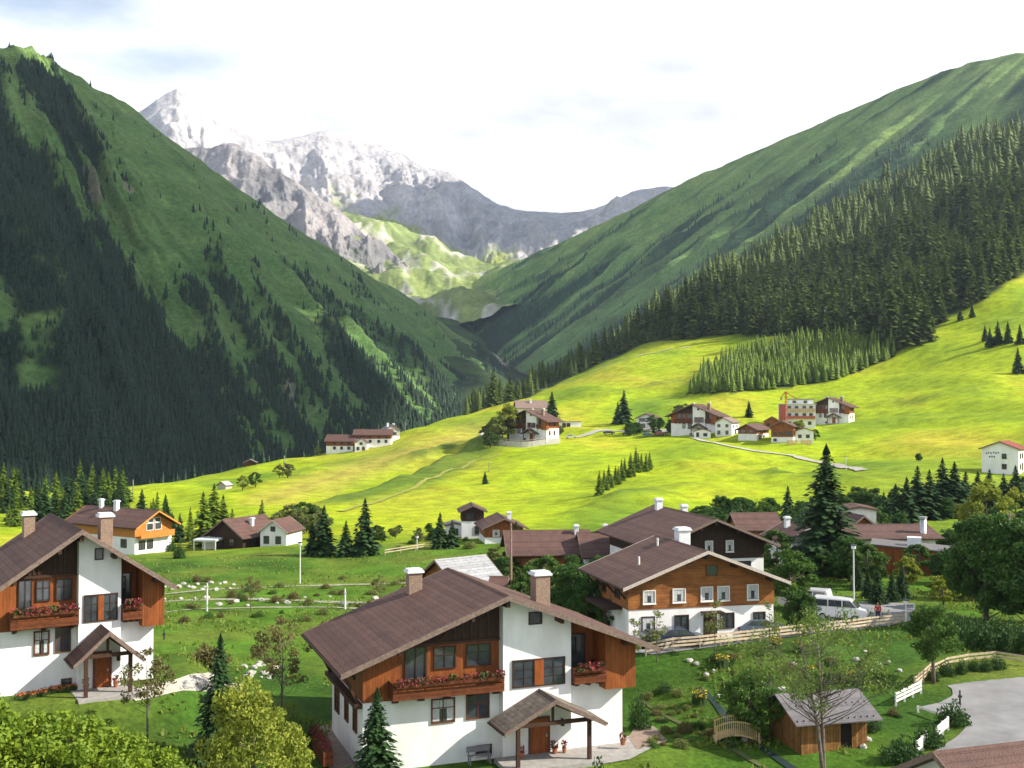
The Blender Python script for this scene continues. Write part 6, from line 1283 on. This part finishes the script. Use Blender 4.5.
# ---- vehicles
def car(loc, rz, label, paint, van=False, sc_=1.0):
    t = thing('van' if van else 'parked_car', loc, rz, label, 'van' if van else 'car'); t.scale = (sc_,) * 3
    if van: prof = [(-2.3, .35), (2.3, .35), (2.38, .75), (2.25, 1.05), (1.55, 1.2), (.95, 1.88), (-2.15, 1.95), (-2.34, 1.2), (-2.34, .6)]; glass = [((.98, 1.8), (1.5, 1.25), (.35, 1.25), (.35, 1.8)), ((.25, 1.8), (.25, 1.25), (-.85, 1.25), (-.85, 1.8)), ((-.95, 1.8), (-.95, 1.25), (-2.05, 1.25), (-1.98, 1.8))]; ws = [(1.6, 1.19, .93, 1.84)]; W2 = .88
    else: prof = [(-2.1, .32), (2.1, .32), (2.17, .6), (2.0, .8), (1.05, .92), (.35, 1.38), (-1.0, 1.42), (-1.75, .98), (-2.1, .9), (-2.16, .6)]; glass = [((.3, 1.32), (.92, .95), (-.3, .95), (-.3, 1.34)), ((-.38, 1.34), (-.38, .95), (-1.5, 1.0), (-.98, 1.34))]; ws = [(1.08, .94, .38, 1.35), (-1.72, 1.0, -1.03, 1.38)]; W2 = .82
    m = MB(); bm = bmesh.new(); vs = [[bm.verts.new((x, s * W2 * (1 - .10 * max(0, z - .95)), z)) for x, z in prof] for s in (-1, 1)]
    bm.faces.new(vs[0]); bm.faces.new(vs[1][::-1]); n = len(prof)
    for i in range(n): bm.faces.new((vs[0][i], vs[1][i], vs[1][(i + 1) % n], vs[0][(i + 1) % n]))
    bmesh.ops.recalc_face_normals(bm, faces=bm.faces); bmesh.ops.bevel(bm, geom=bm.edges[:], offset=.05, segments=2, affect='EDGES'); me = bpy.data.meshes.new('body'); bm.to_mesh(me); bm.free(); me.materials.append(paint); o = bpy.data.objects.new('body', me); C.objects.link(o); o.parent = t
    for s in (-1, 1):
        for gq in glass:
            m = MB(); m.add([(x, s * (W2 * (1 - .10 * max(0, z - .95)) + .004), z) for x, z in gq] + [(x, s * (W2 * (1 - .10 * max(0, z - .95)) + .018), z) for x, z in gq], [(0, 1, 2, 3), (7, 6, 5, 4), (0, 4, 5, 1), (1, 5, 6, 2), (2, 6, 7, 3), (3, 7, 4, 0)]); m.build('side_window', GLASS, t)
    for (x0, z0, x1, z1) in ws:
        d = Vector((z1 - z0, 0, x0 - x1)).normalized() * (.02 if x0 > 0 else -.02); d = Vector((abs(d.x) * (1 if x0 > 0 else -1), 0, abs(d.z))) ; q = W2 * .86
        a = [Vector((x0, -q, z0)), Vector((x0, q, z0)), Vector((x1, q * .95, z1)), Vector((x1, -q * .95, z1))]; m = MB(); m.add([p + d * .3 for p in a] + [p + d * 1.2 for p in a], [(0, 1, 2, 3), (7, 6, 5, 4), (0, 4, 5, 1), (1, 5, 6, 2), (2, 6, 7, 3), (3, 7, 4, 0)]); m.build('windscreen' if x0 > 0 else 'rear_window', GLASS, t)
    for x in (-1.35, 1.38):
        for s in (-1, 1):
            m = MB(); m.tube([(x, s * (W2 - .16), .32), (x, s * (W2 + .02), .32)], .32, 14); wv = m.build('wheel', mat('tyre_rubber', (.02, .02, .02), rough=.9), t); m = MB(); m.tube([(x, s * (W2 + .022), .32), (x, s * (W2 + .035), .32)], .2, 12); m.build('rim', METAL, wv)
    for s in (-1, 1):
        xx = 2.16 if not van else 2.36; m = MB(); m.box(xx - .04, xx + .03, s * .6 - .16, s * .6 + .16, .6, .76); m.build('headlight', mat('headlight_glass', (.7, .7, .7), rough=.15), t)
        m = MB(); m.box(-xx - .03, -xx + .04, s * .66 - .1, s * .66 + .1, .62, .85); m.build('tail_light', mat('tail_light_red', (.35, .02, .02), rough=.3), t)
    return t
def paint(n, c): return mat(n, c, rough=.25, spec=.6, coat=.6)
car(hit(680, 648) + Vector((0, .3, .08)), R(12), 'dark blue car parked before the guest house door', paint('dark_blue_paint', (.02, .03, .07)))
car(hit(654, 650) + Vector((0, .8, .08)), R(192), 'black car half hidden left of the dark blue car', paint('black_paint', (.012, .012, .018)), sc_=.9)
car(hit(763, 640) + Vector((0, 1.2, .08)), R(10), 'grey-blue car at the right corner of the guest house', paint('greyblue_paint', (.10, .13, .19)))
car(hit(808, 612) + Vector((0, 1.0, .08)), R(150), 'white van parked left, behind the other white van', paint('white_paint', (.78, .78, .80)), True, 1.05)
car(hit(840, 621) + Vector((0, 0, .08)), R(-25), 'white van on the right, side towards the viewer', paint('white_paint', (.78, .78, .80)), True, 1.05)
for (px, Y, a, c, n, l) in ((628, 405, 5, (.02, .02, .03), 'black_paint', 'black car parked on the lane below the wide dark spruce'), (660, 404, 8, (.35, .04, .03), 'red_paint', 'red car parked left of the largest hamlet chalet'), (648, 402, 0, (.10, .12, .16), 'greyblue_paint', 'grey car between black and red cars on the lane'), (609, 410, 10, (.03, .03, .04), 'black_paint', 'dark car alone on the lane left of the hamlet'), (571, 405, -8, (.7, .7, .72), 'white_paint', 'white car by the low white garage')): car(G(px, Y) + Vector((0, 0, .3)), R(a), l, paint(n, c))
# ---- stacked boards at the hamlet
for (px, Y, l) in ((792, 358, 'stack of yellow boards below the lower timber house, left one'), (806, 358, 'stack of yellow boards below the lower timber house, right one')):
    t = thing('board_stack', gp(px, Y), 0, l, 'boards')
    for k in range(5): m = MB(); m.box(-1.6, 1.6, -.5, .5, k * .32, k * .32 + .24); m.build('board_layer', BW, t)
# ---- person by the car park
def person(loc, rz, label):
    t = thing('person', loc, rz, label, 'person'); J = {'hip': (0, 0, .92), 'ch': (0, .02, 1.28), 'nk': (0, .0, 1.46), 'hd': (0, -.02, 1.6), 'tp': (0, -.02, 1.72)}
    V_ = [(0, 0, .92), (0, .02, 1.15), (0, .02, 1.36), (0, 0, 1.48), (0, -.03, 1.58), (0, -.02, 1.70)]; Rr = [.15, .14, .15, .055, .095, .075]; E = [(0, 1), (1, 2), (2, 3), (3, 4), (4, 5)]
    for s in (-1, 1):
        o = len(V_); V_ += [(s * .1, 0, .86), (s * .11, -.04 * s, .48), (s * .12, .04 - .05 * s, .08), (s * .13, -.10 - .03 * s, .04)]; Rr += [.095, .062, .042, .035]; E += [(0, o), (o, o + 1), (o + 1, o + 2), (o + 2, o + 3)]
        o = len(V_); V_ += [(s * .19, .02, 1.38), (s * .26, .02, 1.10), (s * .24, -.10, .86), (s * .23, -.14, .78)]; Rr += [.055, .04, .03, .028]; E += [(2, o), (o, o + 1), (o + 1, o + 2), (o + 2, o + 3)]
    def sk(name, V2, E2, R2, m):
        me = bpy.data.meshes.new(name); me.from_pydata(V2, E2, []); me.materials.append(m); o = bpy.data.objects.new(name, me); C.objects.link(o); o.parent = t
        md = o.modifiers.new('s', 'SKIN')
        if not me.skin_vertices: 
            bm = bmesh.new(); bm.from_mesh(me); bm.verts.layers.skin.verify(); bm.to_mesh(me); bm.free()
        for i, r in enumerate(R2): me.skin_vertices[0].data[i].radius = (r, r)
        me.skin_vertices[0].data[0].use_root = True; o.modifiers.new('u', 'SUBSURF').levels = 1; o.modifiers['u'].render_levels = 1; return o
    sk('body', V_, E, Rr, mat('skin_tone', (.45, .27, .19), rough=.6))
    sk('jacket', [(0, 0, .9), (0, .02, 1.15), (0, .02, 1.37), (-.2, .02, 1.37), (-.265, .02, 1.10), (-.245, -.09, .90), (.2, .02, 1.37), (.265, .02, 1.10), (.245, -.09, .90)], [(0, 1), (1, 2), (2, 3), (3, 4), (4, 5), (2, 6), (6, 7), (7, 8)], [.18, .165, .165, .07, .055, .045, .07, .055, .045], mat('red_cloth', (.55, .03, .03), rough=.9))
    sk('trousers', [(0, 0, .9), (-.1, 0, .84), (-.11, .04, .48), (-.12, .09, .12), (.1, 0, .84), (.11, -.04, .48), (.12, -.01, .12)], [(0, 1), (1, 2), (2, 3), (0, 4), (4, 5), (5, 6)], [.155, .105, .075, .06, .105, .075, .06], mat('dark_cloth', (.03, .03, .05), rough=.9))
    sk('hair', [(0, .02, 1.62), (0, .01, 1.72)], [(0, 1)], [.095, .075], mat('brown_hair', (.05, .03, .02), rough=.8))
    return t
person(hit(878, 622), R(-20), 'person in a red top and dark trousers standing by the car park')

# ---- small groups of look-alikes get their place in the row
ORD = 'leftmost,second from left,third from left,fourth from left,fifth from left,sixth from left,seventh from left,eighth from left,ninth from left,tenth from left,eleventh from left,twelfth from left,thirteenth from left,fourteenth from left,fifteenth from left,sixteenth from left,seventeenth from left'.split(',')
gr = {}
for o in C.objects:
    if o.parent is None and 'label' in o and 'group' in o: gr.setdefault((o['group'], o['label']), []).append(o)
for (g, l), L_ in gr.items():
    if 2 <= len(L_) <= 17 and len(l.split()) <= 13:
        L_.sort(key=lambda o: toPx(*o.location)[0])
        for k, o in enumerate(L_): o['label'] = ('rightmost' if k == len(L_) - 1 else ORD[k]) + ' ' + l
